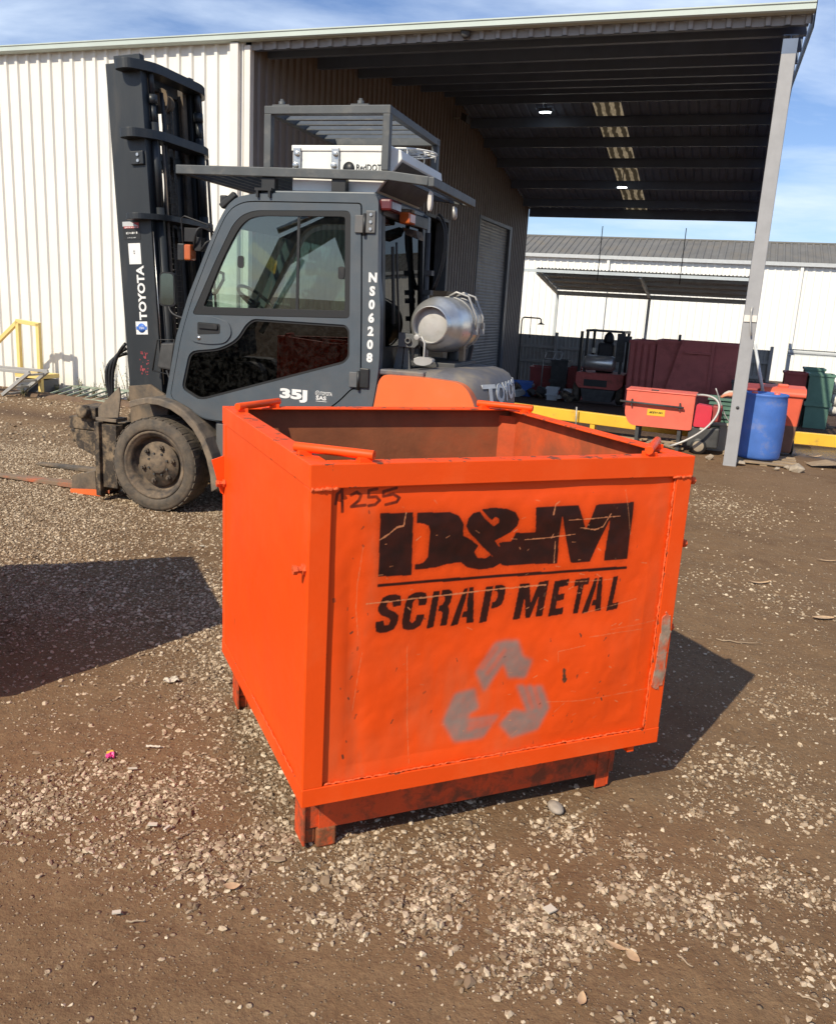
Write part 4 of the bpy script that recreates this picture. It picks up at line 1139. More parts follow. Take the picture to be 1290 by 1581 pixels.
def wheel(a, b, rad, wdt, nm, out):
    """out=-1: outer face towards the camera side"""
    s = rad / .345
    c = (a, b, rad)
    ax = (0, -out, 0)
    t_ = MB()
    t_.lathe([(.252 * s, .02), (.258 * s, .004), (.268 * s, .0), (.300 * s, -.004), (.304 * s, -.001), (.318 * s, .0), (.333 * s, .008), (.345 * s, .028), (.345 * s, wdt - .028), (.333 * s, wdt - .008), (.30 * s, wdt), (.25 * s, wdt - .02)], c, ax, 72)
    # worn tread blocks
    for k in range(36):
        th = 2 * math.pi * k / 36
        for h0, h1 in ((.012, .10), (wdt - .10, wdt - .012)):
            tt = th + (.09 if h0 > .1 else 0)
            vs = []
            for r_ in (.340 * s, .3468 * s):
                for dh in (h0, h1):
                    for da in (-.058, .058):
                        vs.append((c[0] + r_ * math.cos(tt + da), c[1] - out * dh, c[2] + r_ * math.sin(tt + da)))
            t_.add(vs, [(4, 5, 7, 6), (0, 1, 5, 4), (2, 6, 7, 3), (0, 4, 6, 2), (1, 3, 7, 5)])
    w_ = t_.build(nm, M['tyre'], FK)
    r_ = MB()
    r_.lathe([(.255 * s, .03), (.252 * s, .012), (.240 * s, .008), (.232 * s, .016), (.226 * s, .024), (.214 * s, .03), (.205 * s, .05), (.198 * s, .09), (.185 * s, .105), (.150 * s, .108)], c, ax, 60)
    r_.lathe([(.150 * s, .108), (.166 * s, .085), (.164 * s, .075), (.075 * s, .070), (.070 * s, .058), (.060 * s, .052), (0, .05)], c, ax, 48)
    rm = r_.build('rim', M['rim'], w_)
    for k in range(6):
        th = 2 * math.pi * (k + .25) / 6
        bm_ = MB(); cc = (c[0] + .128 * s * math.cos(th), c[1] - out * .072, c[2] + .128 * s * math.sin(th))
        bm_.lathe([(0, -.034), (.010, -.034), (.011, -.030), (.011, -.018), (.019, -.018), (.019, .004)], cc, ax, 6, smooth=False)
        bm_.build('wheel_nut', M['rim'], w_)
    for k in range(8):
        th = 2 * math.pi * (k + .5) / 8
        bm_ = MB(); cc = (c[0] + .082 * s * math.cos(th), c[1] - out * .069, c[2] + .082 * s * math.sin(th))
        bm_.lathe([(0, -.012), (.008, -.012), (.008, .004)], cc, ax, 6, smooth=False)
        bm_.build('hub_bolt', M['grime'], w_)
    return w_
wheel(0, 0, .345, .24, 'front_wheel', -1)
wheel(0, WID, .345, .24, 'front_wheel', 1)
wheel(1.66, .10, .30, .20, 'rear_wheel', -1)
wheel(1.66, WID - .10, .30, .20, 'rear_wheel', 1)

# fenders
def fender(b0, b1):
    mid = [(-.17, .80), (-.10, .822), (-.02, .838), (.08, .836), (.18, .812), (.28, .762), (.37, .685), (.44, .59), (.49, .48), (.525, .36), (.54, .24)]
    mb = MB()
    pr = mid + [(p[0] - .022 * (1 if i > 3 else .2), p[1] - .03) for i, p in reversed(list(enumerate(mid)))]
    mb.prism([pr], side, b0, b1)
    # lip along the outer edge
    lip = mid + [(p[0] - .05 * (i / 10), p[1] - .05 + .02 * (i / 10)) for i, p in reversed(list(enumerate(mid)))]
    mb.prism([lip], side, b0 - .012 if b0 < .5 else b1, b0 if b0 < .5 else b1 + .012)
    mb.build('fender', M['fender'], FK, bevel=.006)
fender(-.01, .26); fender(WID - .26, WID + .01)
# chassis and body below the cab
mb = MB(); mb.box(.28, 2.2, .30, WID - .30, .16, .72); mb.box(.45, 1.50, .10, WID - .10, .34, .70)
mb.build('chassis', M['cab_low'], FK, bevel=.02)

# --- cab
OUT = [(.060, .830), (.156, 1.281), (.248, 1.544), (.392, 1.862), (.462, 2.005), (.515, 2.10), (.560, 2.165), (.630, 2.215), (.74, 2.235), (.83, 2.242), (1.60, 2.246), (1.622, 2.21), (1.640, 1.741), (1.666, 1.568), (1.676, 1.169), (1.645, .936), (1.60, .72), (.56, .70), (.40, .712), (.25, .775)]
DOOR = [(.105, .842), (.200, 1.281), (.290, 1.544), (.432, 1.862), (.500, 2.005), (.548, 2.09), (.60, 2.145), (.68, 2.178), (.76, 2.184), (1.505, 2.188), (1.515, 2.0), (1.535, 1.5), (1.548, 1.044), (1.484, 1.018), (1.40, .93), (1.33, .875), (1.20, .83), (.58, .712), (.45, .712), (.36, .722), (.25, .785)]
WIN = round_poly([(.285, 1.432), (.465, 1.795), (.547, 1.945), (.600, 2.040), (.665, 2.100), (.76, 2.132), (1.44, 2.146), (1.458, 1.474)], [.03, .1, .1, .1, .1, .1, .04, .03])
GLS = round_poly([(.372, 1.490), (.512, 1.795), (.60, 1.950), (.655, 2.03), (.715, 2.078), (.80, 2.098), (1.40, 2.108), (1.420, 1.522)], [.02, .1, .1, .08, .08, .1, .02, .02])
LOW = round_poly([(.195, .91), (.262, 1.182), (.50, 1.215), (.63, 1.285), (.70, 1.39), (.755, 1.432), (1.43, 1.432), (1.462, 1.40), (1.468, 1.225), (1.43, 1.18), (.385, .852), (.33, .846)], [.05, .06, .12, .12, .1, .06, .04, .03, .04, .06, .04, .04])
def grow(poly, d):
    c = (sum(p[0] for p in poly) / len(poly), sum(p[1] for p in poly) / len(poly))
    n = len(poly); o = []
    A = sum(poly[i][0] * poly[(i + 1) % n][1] - poly[(i + 1) % n][0] * poly[i][1] for i in range(n))
    sg = 1 if A > 0 else -1
    for i in range(n):
        p0, p1, p2 = Vector(poly[i - 1]), Vector(poly[i]), Vector(poly[(i + 1) % n])
        e1, e2 = (p1 - p0).normalized(), (p2 - p1).normalized()
        nn = Vector((e1.y + e2.y, -e1.x - e2.x)) * sg
        nn = nn.normalized() / max(.5, math.sqrt(max(.1, (1 + e1.dot(e2)) / 2)))
        o.append((p1.x + nn.x * d, p1.y + nn.y * d))
    return o
OUTR = round_poly(OUT, [.02] * 4 + [.1] * 4 + [.05, .1, .02, .02, .2, .2, .2, .05, .05, .1, .05, .02])
DOORR = round_poly(DOOR, [.05, .1, .1, .1, .1, .08, .08, .08, .08, .02, .1, .1, .03, .03, .05, .08, .08, .08, .05, .06, .06])
mb = MB(); mb.prism([OUTR, grow(DOORR, .008)], side, CB, CB + .07)
mb.build('cab_side_frame', M['cab'], FK, bevel=.008)
mb = MB(); mb.prism([OUTR, grow(WIN, .02)], side, WID - CB - .07, WID - CB)
mb.build('cab_side_frame', M['cab'], FK, bevel=.008)
mb = MB(); mb.prism([DOORR, WIN, LOW], side, CB - .006, CB + .035)
door = mb.build('cab_door', M['cab'], FK, bevel=.007)
mb = MB(); mb.prism([grow(WIN, -.001), GLS], side, CB - .003, CB + .03); mb.build('window_seal', M['gasket'], door, bevel=.004)
mb = MB(); mb.prism([grow(GLS, .004)], side, CB + .008, CB + .012); mb.build('window_pane', M['g_clear'], door, recalc=True)
mb = MB(); mb.prism([grow(LOW, -.001), grow(LOW, -.016)], side, CB + .004, CB + .03); mb.build('window_seal', M['gasket'], door)
mb = MB(); mb.prism([grow(LOW, -.010)], side, CB + .010, CB + .014); mb.build('lower_pane', M['g_dark'], door)
mb = MB(); mb.box(1.065, 1.083, CB + .005, CB + .022, 1.508, 2.10); mb.build('sliding_rail', M['black'], door)
mb = MB(); mb.prism([grow(WIN, -.02)], side, WID - CB - .03, WID - CB - .026); mb.build('far_pane', M['g_clear'], FK)
# handle recess
HP = round_poly([(.275, 1.25), (.262, 1.36), (.30, 1.425), (.45, 1.43), (.58, 1.395), (.60, 1.32), (.55, 1.255), (.42, 1.237)], .06)
mb = MB(); mb.prism([HP], side, CB - .016, CB - .004); hp = mb.build('handle_plate', M['cab'], door, bevel=.006)
mb = MB(); mb.prism([round_poly([(.335, 1.30), (.335, 1.385), (.51, 1.382), (.51, 1.315)], .012)], side, CB - .0175, CB - .0158); mb.build('handle_recess', M['gasket'], hp)
mb = MB(); mb.prism([round_poly([(.345, 1.345), (.345, 1.378), (.495, 1.376), (.495, 1.343)], .01)], side, CB - .030, CB - .0175); mb.build('handle', M['black'], door, bevel=.005)
mb = MB(); mb.lathe([(0, .006), (.013, .006), (.015, 0)], (.345, CB - .016, 1.277), (0, -1, 0), 16); mb.build('lock', M['steel_bright'], door)
# hinges
for z0, z1, low in ((2.012, 2.15, 0), (1.03, 1.16, 1)):
    mb = MB(); mb.box(1.475, 1.535, CB - .022, CB - .005, z0, z1 - .03); h_ = mb.build('hinge', M['cab_low'], FK, bevel=.004)
    mb = MB(); mb.box(1.545, 1.612, CB - .016, CB + .001, z0, z1); mb.build('hinge_plate', M['cab_low'] if not low else M['black'], h_, bevel=.006)
    mb = MB(); mb.tube([(1.54, CB - .016, z0 - .015), (1.54, CB - .016, z1 - .02)], .011, 10); mb.build('hinge_pin', M['black'], h_)
    if not low:
        for dz in (.025, .068, .112):
            mb = MB(); mb.lathe([(0, .007), (.010, .007), (.012, 0)], (1.583, CB - .016, z0 + dz), (0, -1, 0), 8, smooth=False); mb.build('screw', M['steel_bright'], h_)
# lettering on the cab
sX, sZ = (1, 0, 0), (0, 0, 1)
text('number_lettering', 'N\nS\n0\n6\n2\n0\n8', .078, (1.607, CB - .0015, 1.715), sX, sZ, M['white'], FK, bold=.004, align='CENTER', line=1.09)
text('weight_lettering', '35J', .085, (.965, CB - .0075, .918), sX, sZ, M['white'], door, bold=.0045, width=.205)
text('maker_lettering', 'TOYOTA', .034, (1.268, CB - .0075, .957), sX, sZ, M['white'], door, bold=.0004, width=.085)
text('maker_lettering', 'SAS', .036, (1.236, CB - .0075, .925), sX, sZ, M['white'], door, bold=.001, width=.075)
mb = MB()
mb.lathe([(.0165, .0), (.0165, .001), (.0135, .001), (.0135, .0)], (1.247, CB - .0065, .968), (0, -1, 0), 24)
mb.lathe([(.0075, .0), (.0075, .001), (.0055, .001), (.0055, .0)], (1.247, CB - .0065, .968), (0, -1, 0), 20)
mb.build('maker_emblem', M['white'], door)
mb = MB(); mb.box(1.236, 1.315, CB - .0075, CB - .0065, .913, .916); mb.build('maker_underline', M['white'], door)
# roof
RP = [(.50, 2.03), (.56, 2.12), (.63, 2.185), (.74, 2.215), (1.60, 2.222), (1.60, 2.246), (.83, 2.242), (.74, 2.235), (.63, 2.215), (.56, 2.165), (.515, 2.10), (.48, 2.04)]
mb = MB(); mb.prism([RP], side, CB + .07, WID - CB - .07); mb.build('cab_roof', M['cab'], FK, bevel=.004)
mb = MB(); mb.prism([[(.76, 2.236), (.80, 2.262), (1.585, 2.266), (1.60, 2.24)]], side, CB + .03, WID - CB - .03); mb.build('roof_panel', M['cab'], FK, bevel=.01)
# rear of the cab: pillars, rear window, dark bulkhead
mb = MB()
mb.bar((1.63, WID - CB - .04, .75), (1.60, WID - CB - .04, 2.23), .07, .08); mb.build('rear_pillar', M['cab'], FK, bevel=.01)
mb = MB(); mb.add([(1.652, CB + .07, 1.22), (1.652, WID - CB - .07, 1.22), (1.605, WID - CB - .07, 2.17), (1.605, CB + .07, 2.17)], [(0, 1, 2, 3)]); mb.build('rear_window', M['g_rear'], FK, recalc=False)
mb = MB(); mb.box(1.585, 1.66, CB + .07, WID - CB - .07, .70, 1.30); mb.box(1.57, 1.635, CB + .07, WID - CB - .07, 2.13, 2.21)
mb.bar((1.658, CB + .10, 1.22), (1.612, CB + .10, 2.14), .03, .06); mb.bar((1.658, WID - CB - .12, 1.22), (1.612, WID - CB - .12, 2.14), .03, .09)
mb.build('rear_bulkhead', M['black'], FK, bevel=.005)
mb = MB(); mb.tube(bez((1.67, .33, 1.98), (1.68, .34, 1.8), (1.69, .36, 1.6), (1.69, .45, 1.30)), .008, 6); mb.bar((1.655, .30, 1.95), (1.675, .34, 1.45), .014, .03); mb.build('rear_wiper', M['black'], FK)
# front glass and inside trim
mb = MB(); mb.add([(.13, CB + .07, 1.0), (.13, WID - CB - .07, 1.0), (.50, WID - CB - .07, 2.03), (.50, CB + .07, 2.03)], [(0, 1, 2, 3)]); mb.build('windscreen', M['g_clear'], FK, recalc=False)
mb = MB(); mb.prism([[(.13, .75), (.20, 1.20), (.30, 1.42), (.38, 1.44), (.46, 1.35), (.42, .75)]], side, CB + .09, WID - CB - .09); mb.build('dashboard', M['skin_in'], FK, bevel=.02)
mb = MB(); mb.box(.30, 1.6, CB + .08, WID - CB - .08, .70, .74); mb.build('cab_floor', M['black'], FK)
mb = MB(); mb.prism([round_poly([(.92, 1.02), (.90, 1.14), (1.00, 1.18), (1.34, 1.14), (1.40, 1.02)], .05)], side, .40, .88); mb.box(.98, 1.4, .44, .84, .74, 1.02)
seat = mb.build('seat', M['seat'], FK, bevel=.03)
mb = MB(); mb.prism([round_poly([(1.30, 1.12), (1.38, 1.12), (1.54, 1.70), (1.50, 1.74), (1.43, 1.70)], .03)], side, .42, .86); mb.build('seat_back', M['seat'], seat, bevel=.04)
wc = Vector((.50, .62, 1.545)); wn = Vector((.62, 0, .78)).normalized()
u_ = Vector((0, 1, 0)); w2 = wn.cross(u_)
mb = MB(); mb.tube([wc + (u_ * math.cos(k * math.pi / 16) + w2 * math.sin(k * math.pi / 16)) * .165 for k in range(33)], .013, 8)
for k in (0, 2, 4): mb.tube([wc - wn * .02, wc + (u_ * math.cos(k * math.pi / 3 + .5) + w2 * math.sin(k * math.pi / 3 + .5)) * .16], .010, 6)
mb.tube([wc, (.33, .62, 1.30)], .03, 10); mb.build('steering_wheel', M['black'], FK)
mb = MB(); mb.tube([(.44, CB + .06, 1.735), (.475, CB + .09, 1.72), (.475, CB + .09, 1.68), (.42, CB + .09, 1.59), (.385, CB + .06, 1.572)], .011, 8); mb.build('grab_handle', M['black'], FK)
for a, z in ((.655, 1.80), (1.385, 1.76)):
    mb = MB(); mb.prism([round_poly([(a - .022, z - .04), (a - .022, z + .04), (a + .022, z + .04), (a + .022, z - .04)], .02)], side, CB + .0, CB + .007); mb.build('pane_latch', M['black'], door)
# roof guard over the cab and the cage around the air conditioner
mb = MB()
for b in (.12, WID - .12):
    mb.bar((.150, b, 2.385), (1.669, b, 2.364), .04, .058); mb.bar((1.66, b, 2.366), (1.935, b, 2.335), .04, .055)
mb.bar((.17, .14, 2.385), (.17, WID - .14, 2.385), .04, .05); mb.bar((1.955, .10, 2.332), (1.955, WID - .10, 2.332), .04, .056)
g_ = mb.build('roof_guard', M['frame_grey'], FK, bevel=.005)
for k in range(9):
    mb = MB(); mb.bar((.27 + k * .085, .14, 2.375), (.27 + k * .085, WID - .14, 2.375), .012, .045); mb.build('guard_slat', M['frame_grey'], g_)
for k in range(2):
    mb = MB(); mb.bar((1.78 + k * .09, .14, 2.348 - k * .01), (1.78 + k * .09, WID - .14, 2.348 - k * .01), .012, .03); mb.build('guard_slat', M['frame_grey'], g_)
for b in (.12, WID - .12):
    for a in (.83, 1.33):
        mb = MB(); mb.box(a - .05, a + .05, b - .03 if b > .5 else b + .0, b + .06, 2.262, 2.345); mb.build('guard_mount', M['black'], g_, bevel=.006)
mb = MB(); mb.box(.765, .885, CB - .02, CB + .03, 2.255, 2.272); mb.box(.775, .79, CB - .02, CB + .03, 2.215, 2.255); mb.box(.862, .877, CB - .02, CB + .03, 2.215, 2.255); mb.build('roof_clip', M['black'], FK)
mb = MB()
for b in (.12, WID - .10):
    mb.box(.806, .856, b - .02, b + .03, 2.40, 2.725); mb.box(1.62, 1.668, b - .02, b + .03, 2.395, 2.725); mb.box(.806, 1.668, b - .02, b + .03, 2.725, 2.775)
for a0, a1 in ((.807, .855), (1.621, 1.667)):
    mb.box(a0, a1, .15, WID - .12, 2.727, 2.773)
cg = mb.build('cage_frame', M['frame_grey'], FK, bevel=.004)
for k in range(5):
    b = .30 + k * .16
    mb = MB(); mb.add([(.856, b, 2.728), (1.62, b, 2.728), (1.62, b + .085, 2.765), (.856, b + .085, 2.765), (.856, b, 2.734), (1.62, b, 2.734), (1.62, b + .085, 2.771), (.856, b + .085, 2.771)], [(0, 1, 2, 3), (4, 7, 6, 5), (0, 4, 5, 1), (2, 6, 7, 3)]); mb.build('cage_slat', M['frame_grey'], cg)
for a in (.92, 1.46):
    mb = MB(); mb.box(a - .06, a + .06, .105, .145, 2.7755, 2.783); mb.lathe([(.022, 0), (.022, .02), (.012, .022), (.012, .034), (0, .034)], (a, .125, 2.783), (0, 0, 1), 8); mb.build('cage_bolt', M['frame_grey'], cg)
# air conditioner
AC = [(.967, 2.274), (.966, 2.525), (.985, 2.540), (1.650, 2.548), (1.715, 2.53), (1.725, 2.475), (1.555, 2.274)]
mb = MB(); mb.prism([AC], side, .20, 1.14); ac = mb.build('air_conditioner', M['ac_white'], FK, bevel=.006)
mb = MB(); mb.box(.960, 1.655, .192, 1.148, 2.52, 2.556); mb.build('lid', M['ac_white'], ac, bevel=.005)
mb = MB(); mb.prism([[(1.719, 2.462), (1.572, 2.287), (1.576, 2.284), (1.7225, 2.459)]], side, .23, 1.11); mb.build('coil_grille', M['grime'], ac)
for a in (1.0, 1.27):
    mb = MB(); mb.box(a - .02, a + .03, .180, .1995, 2.40, 2.54); mb.lathe([(.018, 0), (.018, .02), (0, .02)], (a, .18, 2.43), (0, -1, 0), 10); mb.lathe([(.016, 0), (.016, .02), (0, .02)], (a + .01, .18, 2.50), (0, -1, 0), 10); mb.build('latch', M['steel_bright'], ac, bevel=.003)
mb = MB(); mb.lathe([(0, .002), (.040, .002), (.040, 0)], (1.365, .1995, 2.418), (0, -1, 0), 28); mb.build('round_mark', M['black'], ac)
text('unit_lettering', 'RedDOT', .055, (1.415, .1975, 2.405), sX, sZ, M['black'], ac, bold=.0003, width=.17)
mb = MB()
for rr_ in (.06, .11, .16, .20):
    mb.tube([(1.62 + rr_ * math.cos(k * math.pi / 14), .62 + rr_ * math.sin(k * math.pi / 14), 2.60 - .02 * (rr_ / .2) ** 2) for k in range(29)], .005, 5, caps=False)
for k in range(10):
    t_ = k * math.pi / 5
    mb.tube([(1.62, .62, 2.602), (1.62 + .2 * math.cos(t_), .62 + .2 * math.sin(t_), 2.58), (1.62 + .2 * math.cos(t_), .62 + .2 * math.sin(t_), 2.54)], .005, 5)
mb.build('fan_guard', M['ac_white'], ac)
# rear lights and hoses
mb = MB(); mb.box(1.615, 1.70, CB + .03, CB + .24, 2.155, 2.228); mb.build('rear_red_lamp', M['red_lamp'], FK, bevel=.015)
mb = MB(); mb.box(1.64, 1.72, .44, .57, 2.11, 2.185); mb.build('rear_amber_lamp', M['amber'], FK, bevel=.012)
mb = MB(); mb.bar((1.60, .50, 2.20), (1.72, .50, 2.195), .06, .02); mb.prism([[(1.62, 2.10), (1.72, 2.08), (1.74, 2.02), (1.65, 2.05)]], side, .58, .72); mb.build('lamp_bracket', M['steel_dirty'], FK)
for k, (b, dz) in enumerate(((1.12, 0), (1.17, .03))):
    mb = MB(); mb.tube(bez((1.70, b, 2.22 + dz), (1.80, b + .06, 2.2), (1.76, b + .04, 1.85), (1.69, b + .02, 1.70)), .010, 8); mb.build('coolant_hose', M['rubber'], FK)
mb = MB(); mb.tube([(1.68, 1.0, 2.1), (1.69, 1.02, 1.2)], .022, 8)
for z in (1.80, 1.66, 1.60, 1.47): mb.box(1.67, 1.73, .98, 1.05, z, z + .035)
mb.build('pipe_run', M['grime'], FK)
mb = MB(); mb.prism([smooth_loop([(0, 0), (.03, .02), (.035, .09), (.02, .13), (-.01, .12), (-.02, .04)], 2)], lambda a, b, w: (1.93 + a * .5, .155 + w, 2.16 + b), 0, .045); mb.build('rag', M['bag'], FK)
mb = MB(); mb.lathe([(0, .01), (.03, .012), (.045, 0), (.045, -.02), (0, -.02)], (1.96, .70, 2.21), (.96, .25, .05), 20); mb.build('work_light', M['galv'], FK, bevel=.004)

# --- rear body: orange side panels, grey hood and counterweight
CWS = round_poly([(1.60, .50), (1.668, .934), (1.693, 1.089), (1.725, 1.131), (1.98, 1.135), (2.207, 1.122), (2.264, 1.104), (2.303, 1.065), (2.344, .989), (2.44, .60), (2.44, .45)], [.02, .05, .05, .06, .1, .1, .05, .05, .08, .1, .02])
for b0, b1 in ((.035, .20), (WID - .20, WID - .035)):
    mb = MB(); mb.prism([CWS], side, b0, b1); mb.build('rear_side_panel', M['fl_orange'], FK, bevel=.03, seg=4)
SEC = [(1.575, .70), (1.578, 1.105), (1.62, 1.125), (1.80, 1.155), (1.98, 1.18), (2.15, 1.187), (2.28, 1.180), (2.34, 1.165), (2.385, 1.142), (2.415, 1.105), (2.435, 1.05), (2.445, .97), (2.45, .85), (2.45, .50), (2.36, .30)]
vs, fs = [], []
nb_ = 25
for i in range(nb_):
    b = .09 + (WID - .18) * i / (nb_ - 1)
    t_ = abs((b - WID / 2) / (WID / 2 - .09))
    for a, z in SEC:
        k = max(0, (a - 1.9) / .6)
        vs.append((a - .20 * t_ ** 4 * k, b, z - (.045 * t_ ** 5 + .03 * max(0, t_ - .93) / .07) * (1 if z > .9 else 0)))
n_ = len(SEC)
for i in range(nb_ - 1):
    for k in range(n_ - 1):
        fs.append((i * n_ + k, i * n_ + k + 1, (i + 1) * n_ + k + 1, (i + 1) * n_ + k))
mb = MB(); mb.add(vs, fs, 0, True)
for i in (0, nb_ - 1):
    mb.add(vs[i * n_:(i + 1) * n_], [tuple(range(n_))], 0)
cwt = mb.build('counterweight', M['cw_grey'], FK)
tx = text('maker_lettering', 'TOYOTA', .165, (2.50, .20, .985), (0, 1, 0), (0, 0, 1), M['fence_rail'], cwt, bold=.006, width=.90, ext=.002)
for v_ in tx.data.vertices:
    t_ = abs((v_.co.y - WID / 2) / (WID / 2 - .09))
    a_ = float(np.interp(v_.co.z, [.85, .97, 1.05, 1.105, 1.142], [2.45, 2.445, 2.435, 2.415, 2.385]))
    v_.co.x = a_ - .20 * t_ ** 4 * (a_ - 1.9) / .6 + .004 + (v_.co.x - 2.50)
mb = MB(); mb.box(1.66, 1.98, .10, .20, 1.125, 1.162); mb.build('hood_ledge', M['cw_grey'], FK, bevel=.01)
# gas bottle across the hood
TC = Vector((1.945, .30, 1.462))
Lx = .80
prof = [(.118, -.015), (.123, -.012), (.128, .0), (.128, .045), (.135, .055), (.160, .085), (.178, .13), (.1875, .19), (.1875, Lx - .20), (.178, Lx - .12), (.150, Lx - .05), (.10, Lx - .02), (0, Lx)]
mb = MB(); mb.lathe(prof, TC, (0, 1, 0), 56); tk = mb.build('gas_bottle', M['tank'], FK)
mb = MB(); mb.lathe([(.118, -.015), (.118, .05), (.112, .052)], TC, (0, 1, 0), 40); mb.lathe([(0, .028), (.06, .031), (.1, .042), (.114, .052)], TC, (0, 1, 0), 40); mb.build('bottle_end', M['tank_end'], tk)
for h in (.44, .64):
    mb = MB(); mb.lathe([(.189, h), (.195, h + .003), (.195, h + .032), (.189, h + .035)], TC, (0, 1, 0), 48); mb.tube([TC + Vector((.0, h - .01, .195)), TC + Vector((.05, h - .01, .225)), TC + Vector((.14, h - .01, .20)), TC + Vector((.205, h, .06)), TC + Vector((.205, h, -.02))], .008, 7)
    mb.box(TC.x + .185, TC.x + .215, TC.y + h, TC.y + h + .04, TC.z - .06, TC.z + .02); mb.build('bottle_strap', M['galv'], tk)
mb = MB(); mb.tube([TC + Vector((.02, .55, -.19)), (1.96, .85, 1.16)], .04, 10); mb.box(1.78, 2.10, .42, 1.02, 1.175, 1.21); mb.bar((1.82, .44, 1.20), (1.82, .44, 1.30), .03); mb.bar((2.06, .96, 1.20), (2.08, .96, 1.32), .03); mb.build('bottle_cradle', M['grime'], FK, bevel=.004)
mb = MB(); mb.box(2.04, 2.075, .74, .80, 1.18, 1.33); mb.build('cradle_post', M['wood'], FK)
mb = MB(); mb.prism([[(1.665, 1.14), (1.70, 1.345), (1.735, 1.345), (1.725, 1.14)]], side, .40, .46); mb.prism([[(1.735, 1.14), (1.742, 1.345), (1.765, 1.345), (1.79, 1.14)]], side, .40, .46); mb.box(1.64, 1.83, .36, .56, 1.135, 1.15); mb.build('bracket_leg', M['cab_low'], FK, bevel=.003)
mb = MB(); mb.prism([[(1.70, 1.30), (1.70, 1.395), (1.80, 1.39), (1.845, 1.365), (1.845, 1.325), (1.82, 1.30)]], side, .375, .47); mb.lathe([(.022, 0), (.022, .02), (.012, .02), (.012, .0)], (1.775, .374, 1.345), (0, -1, 0), 16); mb.build('swing_bracket', M['cab_low'], FK, bevel=.003)
mb = MB(); mb.tube([(1.86, .30, 1.37), (1.90, .27, 1.38), (1.925, .26, 1.34), (1.925, .26, 1.22)], .008, 7); mb.prism([smooth_loop([(1.86, 1.20), (1.86, 1.25), (1.99, 1.25), (1.99, 1.21), (1.93, 1.19)], 1)], side, .24, .30); mb.lathe([(0, 0), (.02, 0), (.02, .03), (0, .03)], (1.86, .31, 1.375), (0, -1, 0), 10); mb.build('valve', M['galv'], FK, bevel=.003)

# --- mast, leaning forward a little
mast_mb = MB()
for b0, s in ((.25, 1), (WID - .25, -1)):
    mast_mb.box(-.14, .14, min(b0, b0 + s * .022), max(b0, b0 + s * .022), .06, 3.10)
    for a0, a1 in ((-.14, -.115), (.115, .14)):
        mast_mb.box(a0, a1, min(b0 + s * .022, b0 + s * .075), max(b0 + s * .022, b0 + s * .075), .06, 3.10)
mast = mast_mb.build('mast', M['mast'], FK, bevel=.004)
mast.location = (-.165, 0, 0); mast.rotation_euler = (0, R(-3.5), 0)
for b0, w_, a_, z0, z1 in ((.30, .055, .105, .25, 3.16), (.385, .05, .085, .35, 3.08)):
    for s, bb in ((1, b0), (-1, WID - b0)):
        mb = MB(); y0, y1 = sorted((bb, bb + s * .016)); mb.box(-a_, a_, y0, y1, z0, z1)
        for a0, a1 in ((-a_, -a_ + .02), (a_ - .02, a_)):
            y0, y1 = sorted((bb + s * .016, bb + s * w_)); mb.box(a0, a1, y0, y1, z0, z1)
        mb.build('inner_channel', M['mast'] if b0 < .35 else M['mast_dusty'], mast, bevel=.003)
def plan(z0, z1, back, end=.16, name='crossbar', sag=.0):
    pl = round_poly([(-.02, end), (.10, end - .02), (back, end + .16), (back, WID - end - .16), (.10, WID - end + .02), (-.02, WID - end), (.0, WID - end - .16), (.09, WID - end - .26), (.09, end + .26), (.0, end + .16)], [.05, .07, .1, .1, .07, .05, .05, .08, .08, .05], 5)
    mb = MB(); mb.prism([pl], lambda a, b, w: (a, b, w), z0, z1); mb.build(name, M['mast'], mast, bevel=.008)
plan(3.035, 3.10, .21); plan(2.60, 2.66, .22); plan(2.06, 2.10, .23)
for z0, z1 in ((1.95, 2.05), (2.45, 2.56), (2.98, 3.06), (.55, .68)):
    mb = MB(); mb.box(-.05, .05, .44, WID - .44, z0, z1); mb.build('cross_member', M['mast'], mast, bevel=.005)
for b in (.345, WID - .345):
    mb = MB(); mb.tube([(.155, b, .12), (.155, b, 2.15)], .036, 16); mb.tube([(.155, b, 2.15), (.155, b, 2.72)], .030, 14); mb.tube([(.155, b, 2.72), (.155, b, 2.84)], .022, 12); mb.tube([(.155, b, 2.84), (.155, b, 2.90)], .036, 14); mb.tube([(.155, b, 2.90), (.155, b, 3.1)], .02, 12)
    mb.build('lift_cylinder', M['mast'], mast)
    mb = MB(); mb.tube([(.19, b + .05, .3), (.185, b + .06, 1.4), (.185, b + .05, 2.58)], .011, 8); mb.build('hydraulic_pipe', M['mast_dusty'], mast)
mb = MB(); mb.tube([(.02, .57, .5), (.02, .57, 1.9)], .045, 16); mb.tube([(.02, .57, 1.9), (.02, .57, 2.9)], .025, 12); mb.build('free_lift_cylinder', M['mast'], mast)
for b in (.63, .70):
    mb = MB()
    for k in range(58):
        z = .62 + k * .04
        mb.box(.045, .075, b - .014 + .004 * (k % 2), b + .014 - .004 * (k % 2), z, z + .038)
    mb.build('lift_chain', M['chain'], mast)
for b, m_ in ((.50, 'mast_dusty'), (.76, 'mast_dusty'), (.84, 'mast')):
    mb = MB(); mb.box(-.02, .03, b, b + .035, .5, 2.98); mb.build('hose_guide', M[m_], mast)
mb = MB(); mb.lathe([(0, 0), (.055, 0), (.06, .012), (.05, .02), (.05, .03), (.06, .038), (.055, .05), (0, .05)], (.05, .66, 2.92), (0, 1, 0), 24)
mb.prism([smooth_loop([(.0, 2.84), (-.02, 2.98), (.06, 3.02), (.12, 2.98), (.10, 2.84)], 1)], side, .60, .615); mb.build('chain_pulley', M['mast_dusty'], mast)
